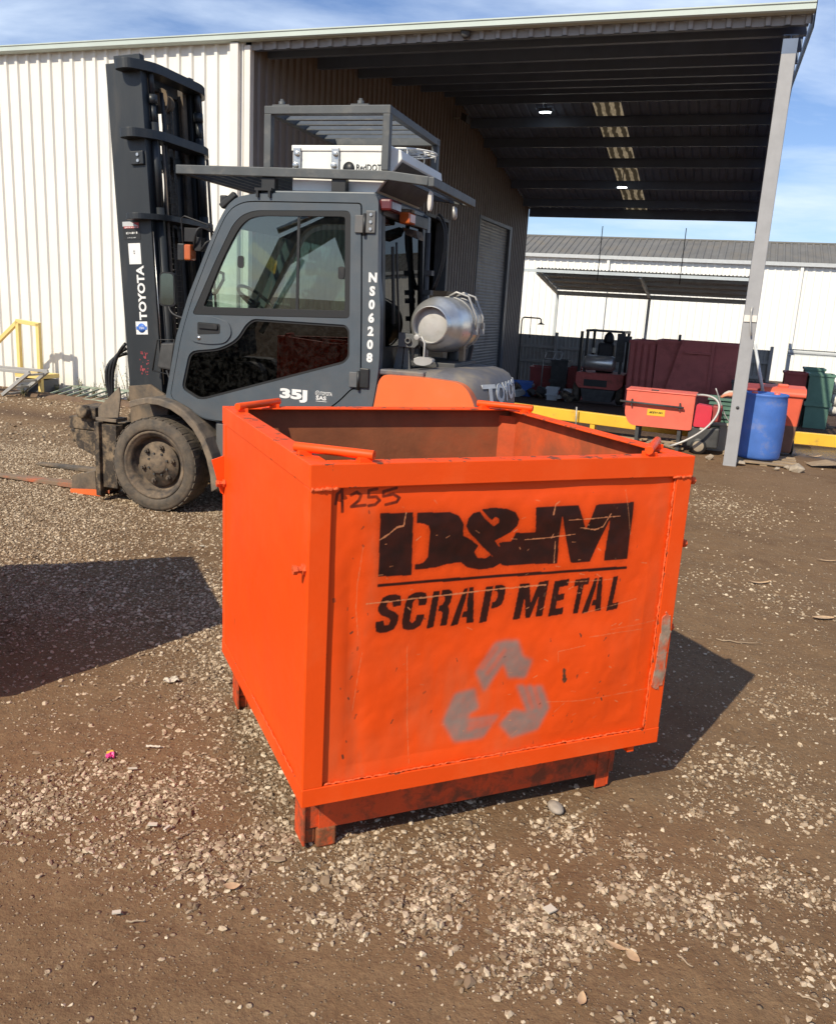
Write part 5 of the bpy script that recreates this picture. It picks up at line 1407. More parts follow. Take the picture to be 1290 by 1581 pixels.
mb = MB(); mb.tube(bez((.13, .50, 2.95), (.16, .5, 2.4), (.10, .48, 2.2), (.12, .46, 1.2)), .014, 8); mb.tube(bez((.08, .55, 2.5), (.14, .50, 2.35), (.15, .45, 2.3), (.15, .42, 2.0)), .016, 8); mb.build('hydraulic_hose', M['rubber'], mast)
mb = MB(); mb.tube([(.147, .262, 1.98), (.150, .262, .9)], .004, 6); mb.build('bright_cable', M['steel_bright'], mast)
mb = MB(); mb.box(.02, .125, .228, .2495, 2.43, 2.52); mb.build('stop_block', M['mast'], mast, bevel=.006)
for z in (2.455, 2.495):
    mb = MB(); mb.lathe([(0, .008), (.011, .008), (.013, 0)], (.085, .228, z), (0, -1, 0), 8, smooth=False); mb.build('screw', M['steel_bright'], mast)
# stickers and lettering on the near mast channel
mY = .2488
text('maker_lettering', 'TOYOTA', .083, (.052, mY, 1.367), (0, 0, 1), (-1, 0, 0), M['white'], mast, bold=.003, width=.385)
def decal(nm, a0, a1, z0, z1, m_, y=mY): 
    mb = MB(); mb.box(a0, a1, y - .0008, y + .0008, z0, z1); return mb.build(nm, m_, mast)
decal('white_sticker', -.06, .04, 1.76, 1.905, M['white'])
print_marks('sticker_print', (-.005, mY - .0012, 1.83), sZ, (-1, 0, 0), .035, .016, 3, M['frame_grey'], mast, 1, 0)
decal('phone_sticker', -.095, .048, 1.93, 2.055, M['black']); decal('sticker_band', -.085, .040, 2.008, 2.046, M['sticker_red'], mY - .001)
mb = MB(); mb.prism([[(-.094, 2.022), (-.094, 2.054), (-.03, 2.054), (.04, 2.02)]], side, mY - .0026, mY - .001); mb.build('sticker_wedge', M['fence_rail'], mast)
print_marks('sticker_print', (-.08, mY - .0022, 2.009), sX, sZ, .115, .009, 9, M['white'], mast, 2, 0)
print_marks('sticker_print', (-.07, mY - .0012, 1.966), sX, sZ, .095, .018, 8, M['white'], mast, 3, 0)
print_marks('sticker_print', (-.06, mY - .0012, 1.938), sX, sZ, .07, .010, 6, M['fence_rail'], mast, 4, 0)
decal('square_sticker', -.045, .053, 1.262, 1.355, M['white'])
mb = MB(); mb.lathe([(0, .001), (.034, .001), (.034, 0)], (.004, mY - .0008, 1.308), (0, -1, 0), 24); mb.box(-.041, .049, mY - .0022, mY - .0009, 1.296, 1.32); mb.build('round_emblem', M['sticker_blue'], mast)
text('sticker_text', 'TBH', .024, (-.019, mY - .0026, 1.300), sX, sZ, M['white'], mast)
rr = random.Random(5)
mb = MB()
for k in range(26):
    a, z = rr.uniform(-.035, .035), rr.uniform(.96, 1.13); mb.box(a, a + rr.uniform(.004, .016), mY - .0006, mY + .0006, z, z + rr.uniform(.004, .02))
mb.build('peeling_sticker', M['sticker_pink'], mast)
# mast foot bracket, work light, indicator, mirror
mb = MB(); mb.prism([[(-.13, .55), (-.13, .885), (.05, .90), (.17, .83), (.20, .72), (.15, .55)]], side, .222, .2495); mb.build('mast_bracket', M['mast_dusty'], mast, bevel=.004)
mb = MB(); mb.lathe([(0, -.02), (.022, -.02), (.022, .06), (0, .06)], (.06, .235, .79), (0, -1, 0), 14); mb.tube([(.06, .2, .79), (.34, .23, .80)], .022, 12); mb.build('tilt_cylinder', M['steel_dirty'], FK)
mb = MB(); mb.prism([[(-.085, 1.03), (-.05, 1.215), (.075, 1.225), (.03, 1.02)]], side, .20, .27); wl = mb.build('head_lamp', M['grime'], FK, bevel=.012)
mb = MB(); mb.tube([(-.115, .19, 1.01), (-.065, .18, 1.235), (.075, .18, 1.245), (.03, .19, .99), (-.115, .19, 1.01)], .006, 6); mb.tube([(.0, .19, 1.02), (.07, .20, .86), (.1, .2, .79)], .008, 6); mb.tube([(.04, .22, 1.0), (.06, .22, .84)], .012, 6); mb.build('lamp_guard', M['rubber'], wl)
mb = MB(); mb.box(.162, .215, .09, .17, 1.79, 1.905); il = mb.build('indicator', M['black'], FK, bevel=.008)
mb = MB(); mb.box(.216, .268, .085, .165, 1.795, 1.90); mb.build('indicator_lens', M['amber'], il, bevel=.01)
mb = MB(); mb.tube([(.19, .12, 1.91), (.185, .11, 2.07), (.21, .11, 2.085), (.38, .13, 2.035), (.42, .16, 1.97)], .006, 6)
mb.tube(bez((.27, .13, 1.87), (.33, .05, 1.98), (.30, .1, 2.05), (.40, .14, 1.99)), .009, 6); mb.tube(bez((.25, .15, 1.90), (.36, .12, 1.80), (.34, .1, 1.95), (.41, .16, 1.93)), .008, 6)
mb.box(.20, .30, .12, .19, 1.92, 2.01); mb.box(.28, .33, .12, .19, 1.86, 1.95); mb.build('lamp_bracket', M['rubber'], FK, bevel=.004)
mb = MB(); mb.prism([round_poly([(.005, 1.475), (.01, 1.71), (.10, 1.71), (.105, 1.475)], .03)], lambda a, b, w: (a, .10 + w + a * .5, b), 0, .035); mr = mb.build('mirror', M['black'], FK, bevel=.01)
mb = MB(); mb.prism([round_poly([(.014, 1.485), (.018, 1.70), (.093, 1.70), (.097, 1.485)], .025)], lambda a, b, w: (a, .10 + w + a * .5, b), -.003, .0005); mb.build('mirror_pane', M['mirror'], mr)
mb = MB(); mb.tube(bez((.06, .14, 1.48), (.08, .13, 1.40), (.16, .12, 1.42), (.235, .11, 1.385)), .009, 7); mb.build('mirror_arm', M['rubber'], FK)
mb = MB(); mb.box(.49, .54, CB + .01, CB + .1, 2.17, 2.225); mb.bar((.50, CB + .02, 2.15), (.60, CB + .03, 2.235), .05, .04); mb.build('corner_lamp', M['black'], FK, bevel=.008)

# --- carriage and forks
mb = MB()
for z0, z1 in ((.06, .16), (.46, .56)):
    mb.box(-.60, -.53, .16, WID - .16, z0, z1)
for b in (.25, .52, .74, 1.0):
    mb.box(-.57, -.50, b, b + .045, .06, .62)
car = mb.build('carriage', M['steel_dirty'], FK, bevel=.006)
mb = MB(); mb.box(-.57, -.53, .10, .16, .035, .60); mb.box(-.56, -.40, .13, .22, .10, .58); mb.build('carriage_plate', M['steel_dirty'], car, bevel=.005)
for b, nm in ((.30, 'near'), (.86, 'far')):
    mb = MB(); mb.box(-.66, -.60, b, b + .13, .03, .62)
    mb.add([(-.60, b, .005), (-.60, b + .13, .005), (-.60, b + .13, .055), (-.60, b, .055), (-1.80, b + .02, .012), (-1.80, b + .11, .012), (-1.80, b + .11, .026), (-1.80, b + .02, .026)], [(0, 1, 5, 4), (1, 2, 6, 5), (2, 3, 7, 6), (3, 0, 4, 7), (4, 5, 6, 7)])
    fk_ = mb.build('fork', M['fork_near'] if nm == 'near' else M['mast_dusty'], car, bevel=.004)
mb = MB(); mb.box(-.905, -.61, .24, .40, .505, .60); mb.box(-.88, -.86, .24, .40, .40, .505); mb.prism([[(-.90, .50), (-.83, .36), (-.66, .30), (-.62, .50)]], side, .24, .27); mb.prism([[(-.90, .50), (-.83, .36), (-.66, .30), (-.62, .50)]], side, .36, .39); mb.build('pusher_bracket', M['steel_dirty'], car, bevel=.006)
mb = MB(); mb.box(-.80, -.63, .20, .44, .60, .69); mb.lathe([(.045, -.02), (.05, 0), (.05, .05), (.03, .06), (.0, .06)], (-.72, .20, .655), (0, -1, 0), 20); mb.build('pusher_head', M['steel_dirty'], car, bevel=.008)
mb = MB(); mb.prism([[(-.885, .0), (-.885, .13), (-.65, .20), (-.63, .0)]], side, .22, .45); mb.prism([[(-.70, .13), (-.66, .20), (-.655, .02)]], side, .212, .219); mb.build('fork_shoe', M['mast_dusty'], car, bevel=.004)
mb = MB(); mb.prism([[(-.89, -.0), (-.62, -.0), (-.60, .035), (-.66, .05), (-.89, .03)]], side, .205, .218); mb.build('orange_heel', M['fl_orange'], car)
mb = MB(); mb.prism([[(-.575, .62), (-.575, .70), (-.385, .87), (-.375, .80), (-.40, .64)]], side, .16, .175); mb.box(-.60, -.42, .16, .30, .60, .625); mb.build('gusset_plate', M['fender'], car, bevel=.003)
for k in range(3):
    mb = MB(); mb.tube(bez((-.42 - .03 * k, .3 + .05 * k, 1.18 - .04 * k), (-.55 - .05 * k, .3, 1.05), (-.58 - .03 * k, .32, .9), (-.56, .34, .66)), .013, 7); mb.build('carriage_hose', M['rubber'], car)

# ------------------------------------------------------------------ things around the yard
def bl_thing(name, label, cat, u, v, group=None, rz=0.0, z=None):
    o = thing(name, label, cat, BL(u, v), YB + rz, group)
    o.location.z = gz(o.location.x, o.location.y) if z is None else z
    return o

def open_box(w, d, h, t_=.02, taper=.0, rim=.03):
    """an open tapered container: walls, floor and a rolled rim"""
    mb = MB()
    b, tp = taper, 0
    def ring(x, z): return [(-w / 2 + x, -d / 2 + x, z), (w / 2 - x, -d / 2 + x, z), (w / 2 - x, d / 2 - x, z), (-w / 2 + x, d / 2 - x, z)]
    rings = [ring(b, 0), ring(0, h - rim), ring(-.02, h - rim), ring(-.02, h), ring(t_, h), ring(b + t_, t_)]
    vs = [p for r_ in rings for p in r_]
    fs = [(3, 2, 1, 0)]
    for i in range(len(rings) - 1):
        for k in range(4):
            fs.append((i * 4 + k, i * 4 + (k + 1) % 4, i * 4 + 4 + (k + 1) % 4, i * 4 + 4 + k))
    n = (len(rings) - 1) * 4
    fs.append((n, n + 1, n + 2, n + 3))
    return mb.add(vs, fs)

# parts washer on legs
WS = bl_thing('parts_washer', 'red parts washer tub on legs with yellow sticker and black bar handle', 'parts washer', -.89, .62, z=0)
mb = MB()
tub = round_poly([(-.405, .40), (-.405, .705), (.405, .70), (.405, .285), (.36, .275), (-.33, .275)], [.06, .02, .02, .02, .08, .12], 5)
mb.prism([tub], lambda a, b, w: (a, w, b), -.02, .42); tubo = mb.build('tub', M['parts_red'], WS, bevel=.012)
mb = MB(); mb.prism([[(-.415, .702), (.415, .697), (.415, .712), (-.415, .717)]], lambda a, b, w: (a, w, b), -.03, .43); mb.build('lid', M['parts_red'], WS, bevel=.005)
mb = MB(); mb.box(-.12, -.03, .0, .05, .718, .728); mb.build('lid_clip', M['grime'], WS, bevel=.003)
mb = MB(); mb.tube([(-.47, -.06, .565), (.29, -.06, .545)], .0135, 12)
for x in (-.33, .24):
    mb.box(x - .008, x + .008, -.062, -.02, .515, .60)
mb.build('handle_bar', M['grime'], WS)
mb = MB(); mb.box(-.135, .075, -.0235, -.0205, .415, .495); st = mb.build('sticker', M['yellow'], WS)
print_marks('sticker_print', (-.118, -.0242, .438), sX, sZ, .17, .034, 8, M['black'], st, 6, .35)
for x in (-.235, .265):
    for y in (.02, .36):
        mb = MB(); mb.box(x - .022, x + .022, y - .02, y + .02, -.01, .285); mb.build('leg', M['grime'], WS, bevel=.003)
mb = MB(); mb.box(-.235, .265, .17, .21, .08, .10); mb.build('shelf_bar', M['grime'], WS)
# pump unit beside it
PU = bl_thing('pump_unit', 'small wheeled pump with crimson box and grey drum between washer and post', 'pump', -.36, .62, z=0)
mb = MB(); mb.prism([round_poly([(-.11, .33), (-.10, .60), (.085, .585), (.085, .33)], .025)], lambda a, b, w: (a, w, b), -.02, .20); mb.build('box', M['crimson'], PU, bevel=.012)
mb = MB(); mb.box(.085, .20, .02, .22, .40, .60); mb.build('motor', M['dark_red'], PU, bevel=.02)
mb = MB(); mb.box(-.16, .20, .0, .30, .08, .33); mb.build('base', M['grime'], PU, bevel=.02)
mb = MB(); mb.lathe([(.03, .0), (.09, .0), (.105, .015), (.105, .045), (.09, .06), (0, .06)], (-.02, -.005, .095), (0, 1, 0), 28); wh_ = mb.build('wheel', M['rubber'], PU)
mb = MB(); mb.lathe([(0, -.004), (.06, -.004), (.07, .003)], (-.02, -.005, .095), (0, 1, 0), 24); mb.build('hub', M['rubble'], wh_)
mb = MB(); mb.box(-.03, .03, -.012, .0, .30, .34); mb.build('tag', M['paper'], PU)
mb = MB(); mb.tube(bez((-.12, .10, .70), (.35, -.05, .78), (.20, -.12, .30), (-.34, -.18, .085), 26), .015, 9); tag(mb.build('grey_hose', M['galv']), 'grey hose looping down from the pump to the ground', 'hose'); bpy.data.objects['grey_hose'].matrix_world = Matrix.Translation(BL(-.36, .62)) @ Matrix.Rotation(YB, 4, 'Z')
mb = MB(); mb.tube(bez((0, 0, .80), (.12, .02, .55), (.14, .0, .42), (.30, .05, .36), 16), .008, 7); o = tag(mb.build('steel_rod', M['galv']), 'thin bent steel rod leaning between pump and post', 'rod'); o.matrix_world = Matrix.Translation(BL(-.27, .72)) @ Matrix.Rotation(YB, 4, 'Z')
# broken timber and scrap below the washer
rr = random.Random(21)
for k in range(9):
    mb = MB(); a = rr.uniform(-.5, .5) + (math.pi / 2 if k % 3 == 0 else 0)
    mb.bar((-math.cos(a) * .16, -math.sin(a) * .1, 0), (math.cos(a) * .16, math.sin(a) * .1, rr.uniform(-.02, .05)), rr.uniform(.025, .06), .025)
    o = tag(mb.build('timber_offcut', M['wood'], bevel=.002), 'weathered timber offcut in the heap below the parts washer', 'offcut', 'offcuts under the parts washer'); o.location = BL(-.95 + rr.uniform(-.28, .30), .62 + rr.uniform(-.1, .18), .03 + .028 * (k % 4)); o.rotation_euler = (0, 0, YB)
for k in range(14):
    mb = MB(); s_ = rr.uniform(.02, .05)
    vs = (np.array(bases[k % 10]) * s_).tolist(); mb.add(vs, ICO_F.tolist())
    o = tag(mb.build('rubble_lump', M['rubble']), 'pale lump of rubble in the heap below the parts washer', 'rubble', 'rubble under the parts washer'); o.location = BL(-1.28 + rr.uniform(-.12, .55), .80 + rr.uniform(-.2, .2), s_ * .6 + .05 * rr.random())

# blue drum on a broken pallet, wheelie bin, second lid, broom pole
DR = bl_thing('blue_drum', 'blue plastic drum standing right of the grey post', 'drum', .30, .62, z=.035)
prof = [(0, 0), (.25, 0), (.272, .012), (.282, .04), (.286, .12), (.290, .26), (.292, .42), (.290, .60), (.284, .76), (.278, .83), (.284, .842), (.290, .86), (.288, .875), (.272, .88), (.262, .868), (0, .866)]
prof = [(r_ * .87, h_ * .87) for r_, h_ in prof]
mb = MB(); mb.lathe(prof, (0, 0, 0), (0, 0, 1), 56); d_ = mb.build('body', M['drum'], DR)
for x, y in ((-.13, -.05), (.12, .06)):
    mb = MB(); mb.lathe([(0, .024), (.032, .024), (.036, .0)], (x, y, .753), (0, 0, 1), 16); mb.build('bung', M['parts_red'], DR)
PT = bl_thing('broken_pallet', 'broken timber pallet under the blue drum', 'pallet', .32, .62, z=-.040)
for y in (-.32, -.1, .12, .3):
    mb = MB(); mb.box(-.36 - .05 * (y > 0), .42, y - .045, y + .045, .052, .073); mb.build('slat', M['wood'], PT, bevel=.003)
for x in (-.25, .05, .36):
    mb = MB(); mb.box(x - .04, x + .04, -.36, .34, -.005, .051); mb.build('bearer', M['wood'], PT, bevel=.004)
for k, (u, v, s_) in enumerate(((.12, .12, .05), (.72, .10, .07), (.62, .22, .035), (.5, .02, .03), (-.22, .3, .05))):
    mb = MB(); mb.add((np.array(bases[k]) * s_ * np.array([1.3, .9, .7])).tolist(), ICO_F.tolist())
    o = tag(mb.build('concrete_chunk', M['rubble'], bevel=.004), ['small broken concrete chunk left of the pallet', 'large broken concrete chunk at the right corner of the pallet', 'flat concrete chunk in front of the drum', 'smallest concrete chunk in front of the drum', 'concrete chunk on the left side of the post foot'][k], 'rubble', 'concrete chunks by the pallet'); o.location = BL(u, v, s_ * .5)
WB = bl_thing('wheelie_bin', 'orange lidded wheelie bin behind the blue drum', 'wheelie bin', .50, 1.32)
mb = MB(); mb.add([(-.19, -.20, .06), (.19, -.20, .06), (.19, .18, .06), (-.19, .18, .06), (-.215, -.235, .40), (.215, -.235, .40), (.215, .22, .40), (-.215, .22, .40)], [(3, 2, 1, 0), (0, 1, 5, 4), (1, 2, 6, 5), (2, 3, 7, 6), (3, 0, 4, 7)]); mb.build('lower_body', M['wheelie_dark'], WB, bevel=.02, label='darker lower half of the bin')
mb = MB(); mb.add([(-.215, -.235, .40), (.215, -.235, .40), (.215, .22, .40), (-.215, .22, .40), (-.24, -.275, .76), (.24, -.275, .76), (.24, .26, .76), (-.24, .26, .76)], [(0, 1, 5, 4), (1, 2, 6, 5), (2, 3, 7, 6), (3, 0, 4, 7)]); mb.build('body', M['wheelie'], WB, bevel=.02)
mb = MB(); mb.prism([round_poly([(-.30, .75), (-.30, .80), (-.24, .85), (.18, .865), (.30, .84), (.31, .76)], .03)], lambda a, b, w: (w, a, b), -.26, .26); ld = mb.build('lid', M['wheelie'], WB, bevel=.012)
mb = MB(); mb.box(-.06, .06, -.12, .02, .85, .885); mb.build('lid_grip', M['wheelie'], ld, bevel=.01)
mb = MB(); mb.tube([(-.22, .32, .80), (.22, .32, .80)], .016, 10); mb.build('handle', M['wheelie'], WB)
for x in (-.22, .22):
    mb = MB(); mb.lathe([(0, -.02), (.07, -.02), (.09, -.012), (.09, .012), (.07, .02), (0, .02)], (x, .20, .09), (1, 0, 0), 20); mb.build('wheel', M['rubber'], WB)
WB2 = bl_thing('wheelie_bin', 'dark bin with a red flat lid half hidden behind the blue drum', 'wheelie bin', .18, 1.42)
open_box(.44, .46, .78, .02, .04).build('body', M['grime'], WB2)
mb = MB(); mb.prism([round_poly([(-.28, .78), (-.28, .81), (.20, .845), (.28, .80), (.28, .78)], .02)], lambda a, b, w: (w, a, b), -.25, .25); mb.build('lid', M['dark_red'], WB2, bevel=.01)
mb = MB(); mb.tube([(0, 0, 0), (-.19, .05, .62)], .019, 10); o = tag(mb.build('pale_pole', M['fence_rail']), 'pale pole leaning out from behind the blue drum to the post', 'pole'); o.matrix_world = Matrix.Translation(BL(.29, 1.02, .72)) @ Matrix.Rotation(YB, 4, 'Z')
GC = bl_thing('green_crate', 'green ribbed plastic crate on a white box behind the grey post', 'crate', -.10, 1.25, z=.36)
mb = open_box(.46, .36, .30, .015, .02)
for k in range(4): mb.box(-.232, .232, -.188, -.181, .05 + k * .055, .075 + k * .055)
mb.build('body', M['green'], GC)
mb = MB(); mb.prism([smooth_loop([(-.12, 0), (-.05, .09), (.05, .10), (.14, .02), (.12, -.03)], 1)], lambda a, b, w: (a, w, b + .29), -.08, .06); mb.build('white_rag', M['bag'], GC)
WX = bl_thing('white_box', 'white box under the green crate behind the post', 'box', -.10, 1.25)
open_box(.44, .36, .355 - WX.location.z, .02).build('body', M['paper'], WX)
mb = MB(); mb.tube(bez((-.02, 0, 0), (.03, -.03, .05), (.10, -.02, .05), (.20, .02, .04), 10), [.02] * 5 + [.03] * 6, 10); o = tag(mb.build('orange_glove', mat('faded_orange_rubber', (.62, .24, .14), .6)), 'faded orange rubber glove lying over the green crate', 'glove'); o.matrix_world = Matrix.Translation(BL(-.18, 1.16, .66)) @ Matrix.Rotation(YB, 4, 'Z')

# yellow barriers
def barrier(u0, v0, u1, v1, label, zb, zt, legs, leglen):
    a, b = BL(u0, v0), BL(u1, v1)
    d = b - a; t = thing('yellow_barrier', label, 'barrier', a, math.atan2(d.y, d.x), 'low yellow barriers')
    L = d.length
    mb = MB(); mb.box(0, L, -.05, .05, zb, zt); mb.build('beam', M['yellow'], t, bevel=.008)
    for k in legs:
        mb = MB(); mb.box(k * L - .035, k * L + .035, -.04, .04, -leglen, zb); mb.build('leg', M['yellow'], t, bevel=.004)
barrier(-3.4, 1.93, .0, 1.15, 'low yellow steel barrier on short legs behind the parts washer', .12, .275, (.03, .47, .97), .03)
barrier(.55, 2.72, 4.6, 2.85, 'low yellow steel barrier lying on the ground right of the wheelie bin', -.02, .15, (), 0)
mb = MB(); mb.tube([(0, 0, 0), (-.02, .0, .34)], .010, 8); o = tag(mb.build('steel_pin', M['galv']), 'thin pale steel pin standing against the yellow barrier', 'pin'); o.location = BL(-2.02, 1.48, 0)
mb = MB(); mb.add([(-.30, -.1, .0), (.0, -.13, .03), (.3, -.05, .0), (.25, .12, .0), (-.05, .10, .055), (-.28, .12, .0)], [(0, 1, 4, 5), (1, 2, 3, 4)]); o = tag(mb.build('bent_cardboard', M['wood'], recalc=False), 'bent sheet of brown cardboard on the wet ground right of the pallet', 'cardboard'); o.location = BL(1.15, .75, .012)

# dark red skips at the back of the bay
def skip(label, u, v, w, d, h, ribs, chute=None):
    t = bl_thing('red_skip', label, 'skip', u, v, 'dark red skips at the back of the bay')
    open_box(w, d, h, .03, .0, .06).build('body', M['skip_red'], t)
    for k in range(ribs):
        x = -w / 2 + w * (k + .5) / ribs
        mb = MB(); mb.box(x - .045, x + .045, -d / 2 - .05, -d / 2 - .001, .05, h - .07); mb.build('rib', M['skip_red'], t)
    if chute:
        x0, x1, xb0, xb1 = chute
        mb = MB(); mb.prism([[(xb0, .1), (xb1, .1), (x1, h + .03), (x0, h + .03)]], lambda a, b, w_: (a, w_, b), -d / 2 - .10, -d / 2 - .06)
        for (p, q_) in (((xb0, .1), (x0, h + .03)), ((xb1, .1), (x1, h + .03))):
            mb.bar((p[0], -d / 2 - .08, p[1]), (q_[0], -d / 2 - .08, q_[1]), .06, .09)
        mb.bar((x0 + .02, -d / 2 - .12, h * .86), (x1 - .02, -d / 2 - .12, h * .86), .05, .05)
        mb.build('chute', M['skip_red'], t)
    return t
zsk = float(slope(9.9))
skip('dark red ribbed skip just right of the old forklift', -2.02, 9.9, .56, 1.4, 1.08 - zsk, 4)
skip('long dark red skip with a raised tapering chute, left of the post', -.83, 9.85, 1.78, 1.4, 1.12 - zsk, 0, (-.33, .26, -.66, .26))
mb = MB(); mb.tube([(0, 0, 0), (0, 0, .14)], .03, 8); o = tag(mb.build('vent_stub', M['grime']), 'small dark pipe stub on the rim of the long red skip', 'pipe'); o.location = BL(-1.28, 9.25, 1.11)

# old forklift in the shade
OF = bl_thing('old_forklift', 'old red and black forklift seen from behind in the shade of the bay', 'forklift', -2.93, 9.5)
zo = -OF.location.z
mb = MB(); mb.prism([round_poly([(-.53, .30 + zo - .25), (-.53, .30 + zo), (.53, .30 + zo), (.53, .30 + zo - .25), (.42, -.05 + zo), (-.45, -.05 + zo)], .03)], lambda a, b, w: (a, w, b - .02), 0, .9); mb.build('body', M['old_red'], OF, bevel=.03)
mb = MB(); mb.box(-.34, .18, -.012, .05, zo - .02, zo + .13); mb.build('rear_slot', M['black'], OF)
mb = MB(); mb.prism([[(-.42, zo - .08), (.38, zo - .08), (.30, .06), (-.34, .06)]], lambda a, b, w: (a, w, b), .02, .7); mb.build('counterweight', M['grime'], OF, bevel=.02)
mb = MB()
for x in (-.40, .40):
    for y in (.25, 1.25): mb.box(x - .03, x + .03, y, y + .06, .25 + zo, 1.19 + zo)
    mb.box(x - .035, x + .035, .2, 1.35, 1.18 + zo, 1.23 + zo)
for k in range(6): mb.box(-.40, .40, .25 + k * .2, .30 + k * .2, 1.19 + zo, 1.225 + zo)
mb.build('overhead_guard', M['black'], OF)
mb = MB(); mb.box(-.16, .20, .35, .75, .25 + zo, .95 + zo); mb.lathe([(0, 0), (.10, .0), (.12, .08), (.11, .2), (.05, .26), (0, .27)], (.05, .55, .92 + zo), (0, 0, 1), 16); mb.build('seat_back', M['seat'], OF, bevel=.05)
mb = MB(); mb.lathe([(0, -.42), (.13, -.42), (.17, -.36), (.175, .2), (.13, .28), (0, .3)], (.02, .18, .50 + zo), (1, 0, 0), 28); mb.build('gas_bottle', M['tank'], OF)
for x in (-.52, .47):
    mb = MB(); mb.lathe([(0, -.08), (.2, -.08), (.24, -.05), (.24, .05), (.2, .08), (0, .08)], (x, .30, .24), (1, 0, 0), 28); mb.build('rear_wheel', M['tyre'], OF)
mb = MB(); mb.box(.28, .46, .18, .22, .55 + zo, 1.18 + zo); mb.box(.44, .58, .3, .4, 1.0 + zo, 1.13 + zo); mb.build('side_panel', M['grime'], OF)
mb = MB(); mb.box(-.25, -.17, .19, .2, .72 + zo, .83 + zo); mb.build('plate', M['paper'], OF)
mb = MB(); mb.box(-.72, -.66, 1.2, 1.3, 0, 1.16 + zo); mb.build('mast', M['black'], OF)

# emergency shower and the clutter near it
SHW = bl_thing('emergency_shower', 'thin emergency shower stand with a bell head beside the end of the brown wall', 'shower', -5.42, 12)
zs = -SHW.location.z
mb = MB(); mb.tube([(0, 0, 0), (0, 0, 1.30 + zs), (.02, 0, 1.37 + zs), (.06, 0, 1.39 + zs), (.46, 0, 1.385 + zs), (.50, 0, 1.36 + zs), (.51, 0, 1.28 + zs)], .018, 8); mb.build('pipe', M['grime'], SHW)
mb = MB(); mb.lathe([(.02, .06), (.03, .04), (.09, .01), (.10, 0), (0, 0)], (.51, 0, 1.23 + zs), (0, 0, 1), 18); mb.build('head', M['grime'], SHW)
mb = MB(); mb.tube([(.24, 0, 1.42 + zs), (.24, 0, .95 + zs)], .007, 6); mb.box(.22, .26, -.01, .01, .88 + zs, .95 + zs); mb.build('pull_rod', M['grime'], SHW)
def crate_at(name, label, cat, u, v, w, d, h, m_, rz=0, group=None):
    t = bl_thing(name, label, cat, u, v, group, rz)
    open_box(w, d, h, .02, .02, .04).build('body', M[m_], t)
    mb = MB(); mb.box(-w / 2 - .02, w / 2 + .02, -d / 2 - .03, -d / 2 - .002, h * .42, h * .5); mb.build('band', M[m_], t)
    return t
crate_at('steel_crate', 'dark red steel crate beside the shower stand', 'crate', -4.55, 11.6, .8, .7, .75, 'dark_red', .1)
crate_at('steel_crate', 'narrow dark red crate left of the old forklift', 'crate', -3.78, 11.2, .42, .6, .80, 'dark_red', -.05)
crate_at('blue_tub', 'blue tub in the clutter under the shower', 'tub', -4.95, 10.6, .5, .5, .36, 'sticker_blue', .2)
crate_at('white_tub', 'pale plastic tub on the floor left of the old forklift', 'tub', -3.98, 9.6, .26, .3, .30, 'fence_rail', .1)
crate_at('white_tub', 'small pale tub next to the heap of dark scrap', 'tub', -3.66, 9.8, .16, .24, .28, 'fence_rail', .3)
crate_at('grey_bin', 'tall dark grey bin behind the pale tubs', 'bin', -4.1, 11.0, .4, .5, .95, 'grime', 0)
HT = bl_thing('hand_trolley', 'pale tubular hand trolley leaning above the dark red crate', 'trolley', -4.35, 11.2)
zt_ = -HT.location.z
mb = MB()
for x in (-.2, .02, .2): mb.tube([(x - .05, .0, .32 + zt_), (x, .08, .60 + zt_)], .016, 7)
mb.tube([(-.2, .08, .60 + zt_), (.2, .08, .60 + zt_)], .016, 7); mb.tube([(-.25, .0, .42 + zt_), (.15, .0, .42 + zt_)], .016, 7); mb.tube([(-.25, 0, 0), (-.25, 0, .42 + zt_)], .016, 7); mb.tube([(.15, 0, 0), (.15, 0, .42 + zt_)], .016, 7)
mb.build('tube_frame', M['galv'], HT)
rr = random.Random(9)
for k in range(16):
    mb = MB(); s_ = rr.uniform(.07, .17)
    if k % 3 == 0: mb.add((np.array(bases[k % 10]) * s_).tolist(), ICO_F.tolist())
    elif k % 3 == 1: mb.tube([(-s_ * 1.6, 0, 0), (s_ * 1.6, s_ * .4, s_ * .5)], s_ * .3, 9)
    else:
        mb.box(-s_, s_, -s_ * .6, s_ * .6, -s_ * .4, s_ * .4); mb.box(-s_ * .5, s_ * .7, -s_ * .3, s_ * .3, s_ * .4, s_ * .7)
    o = tag(mb.build('scrap_piece', M[['grime', 'steel_dirty', 'galv', 'dark_red'][k % 4]], bevel=.004), 'piece of scrap metal in the dark heap beyond the gas bottle', 'scrap', 'scrap heap in the bay')
    u, v = rr.uniform(-5.1, -3.4), rr.uniform(9.3, 11.2); pz = BL(u, v); o.location = (pz.x, pz.y, gz(pz.x, pz.y) + s_ * rr.uniform(.4, 1.3)); o.rotation_euler = (rr.uniform(-.4, .4), rr.uniform(-.4, .4), rr.uniform(0, 6))
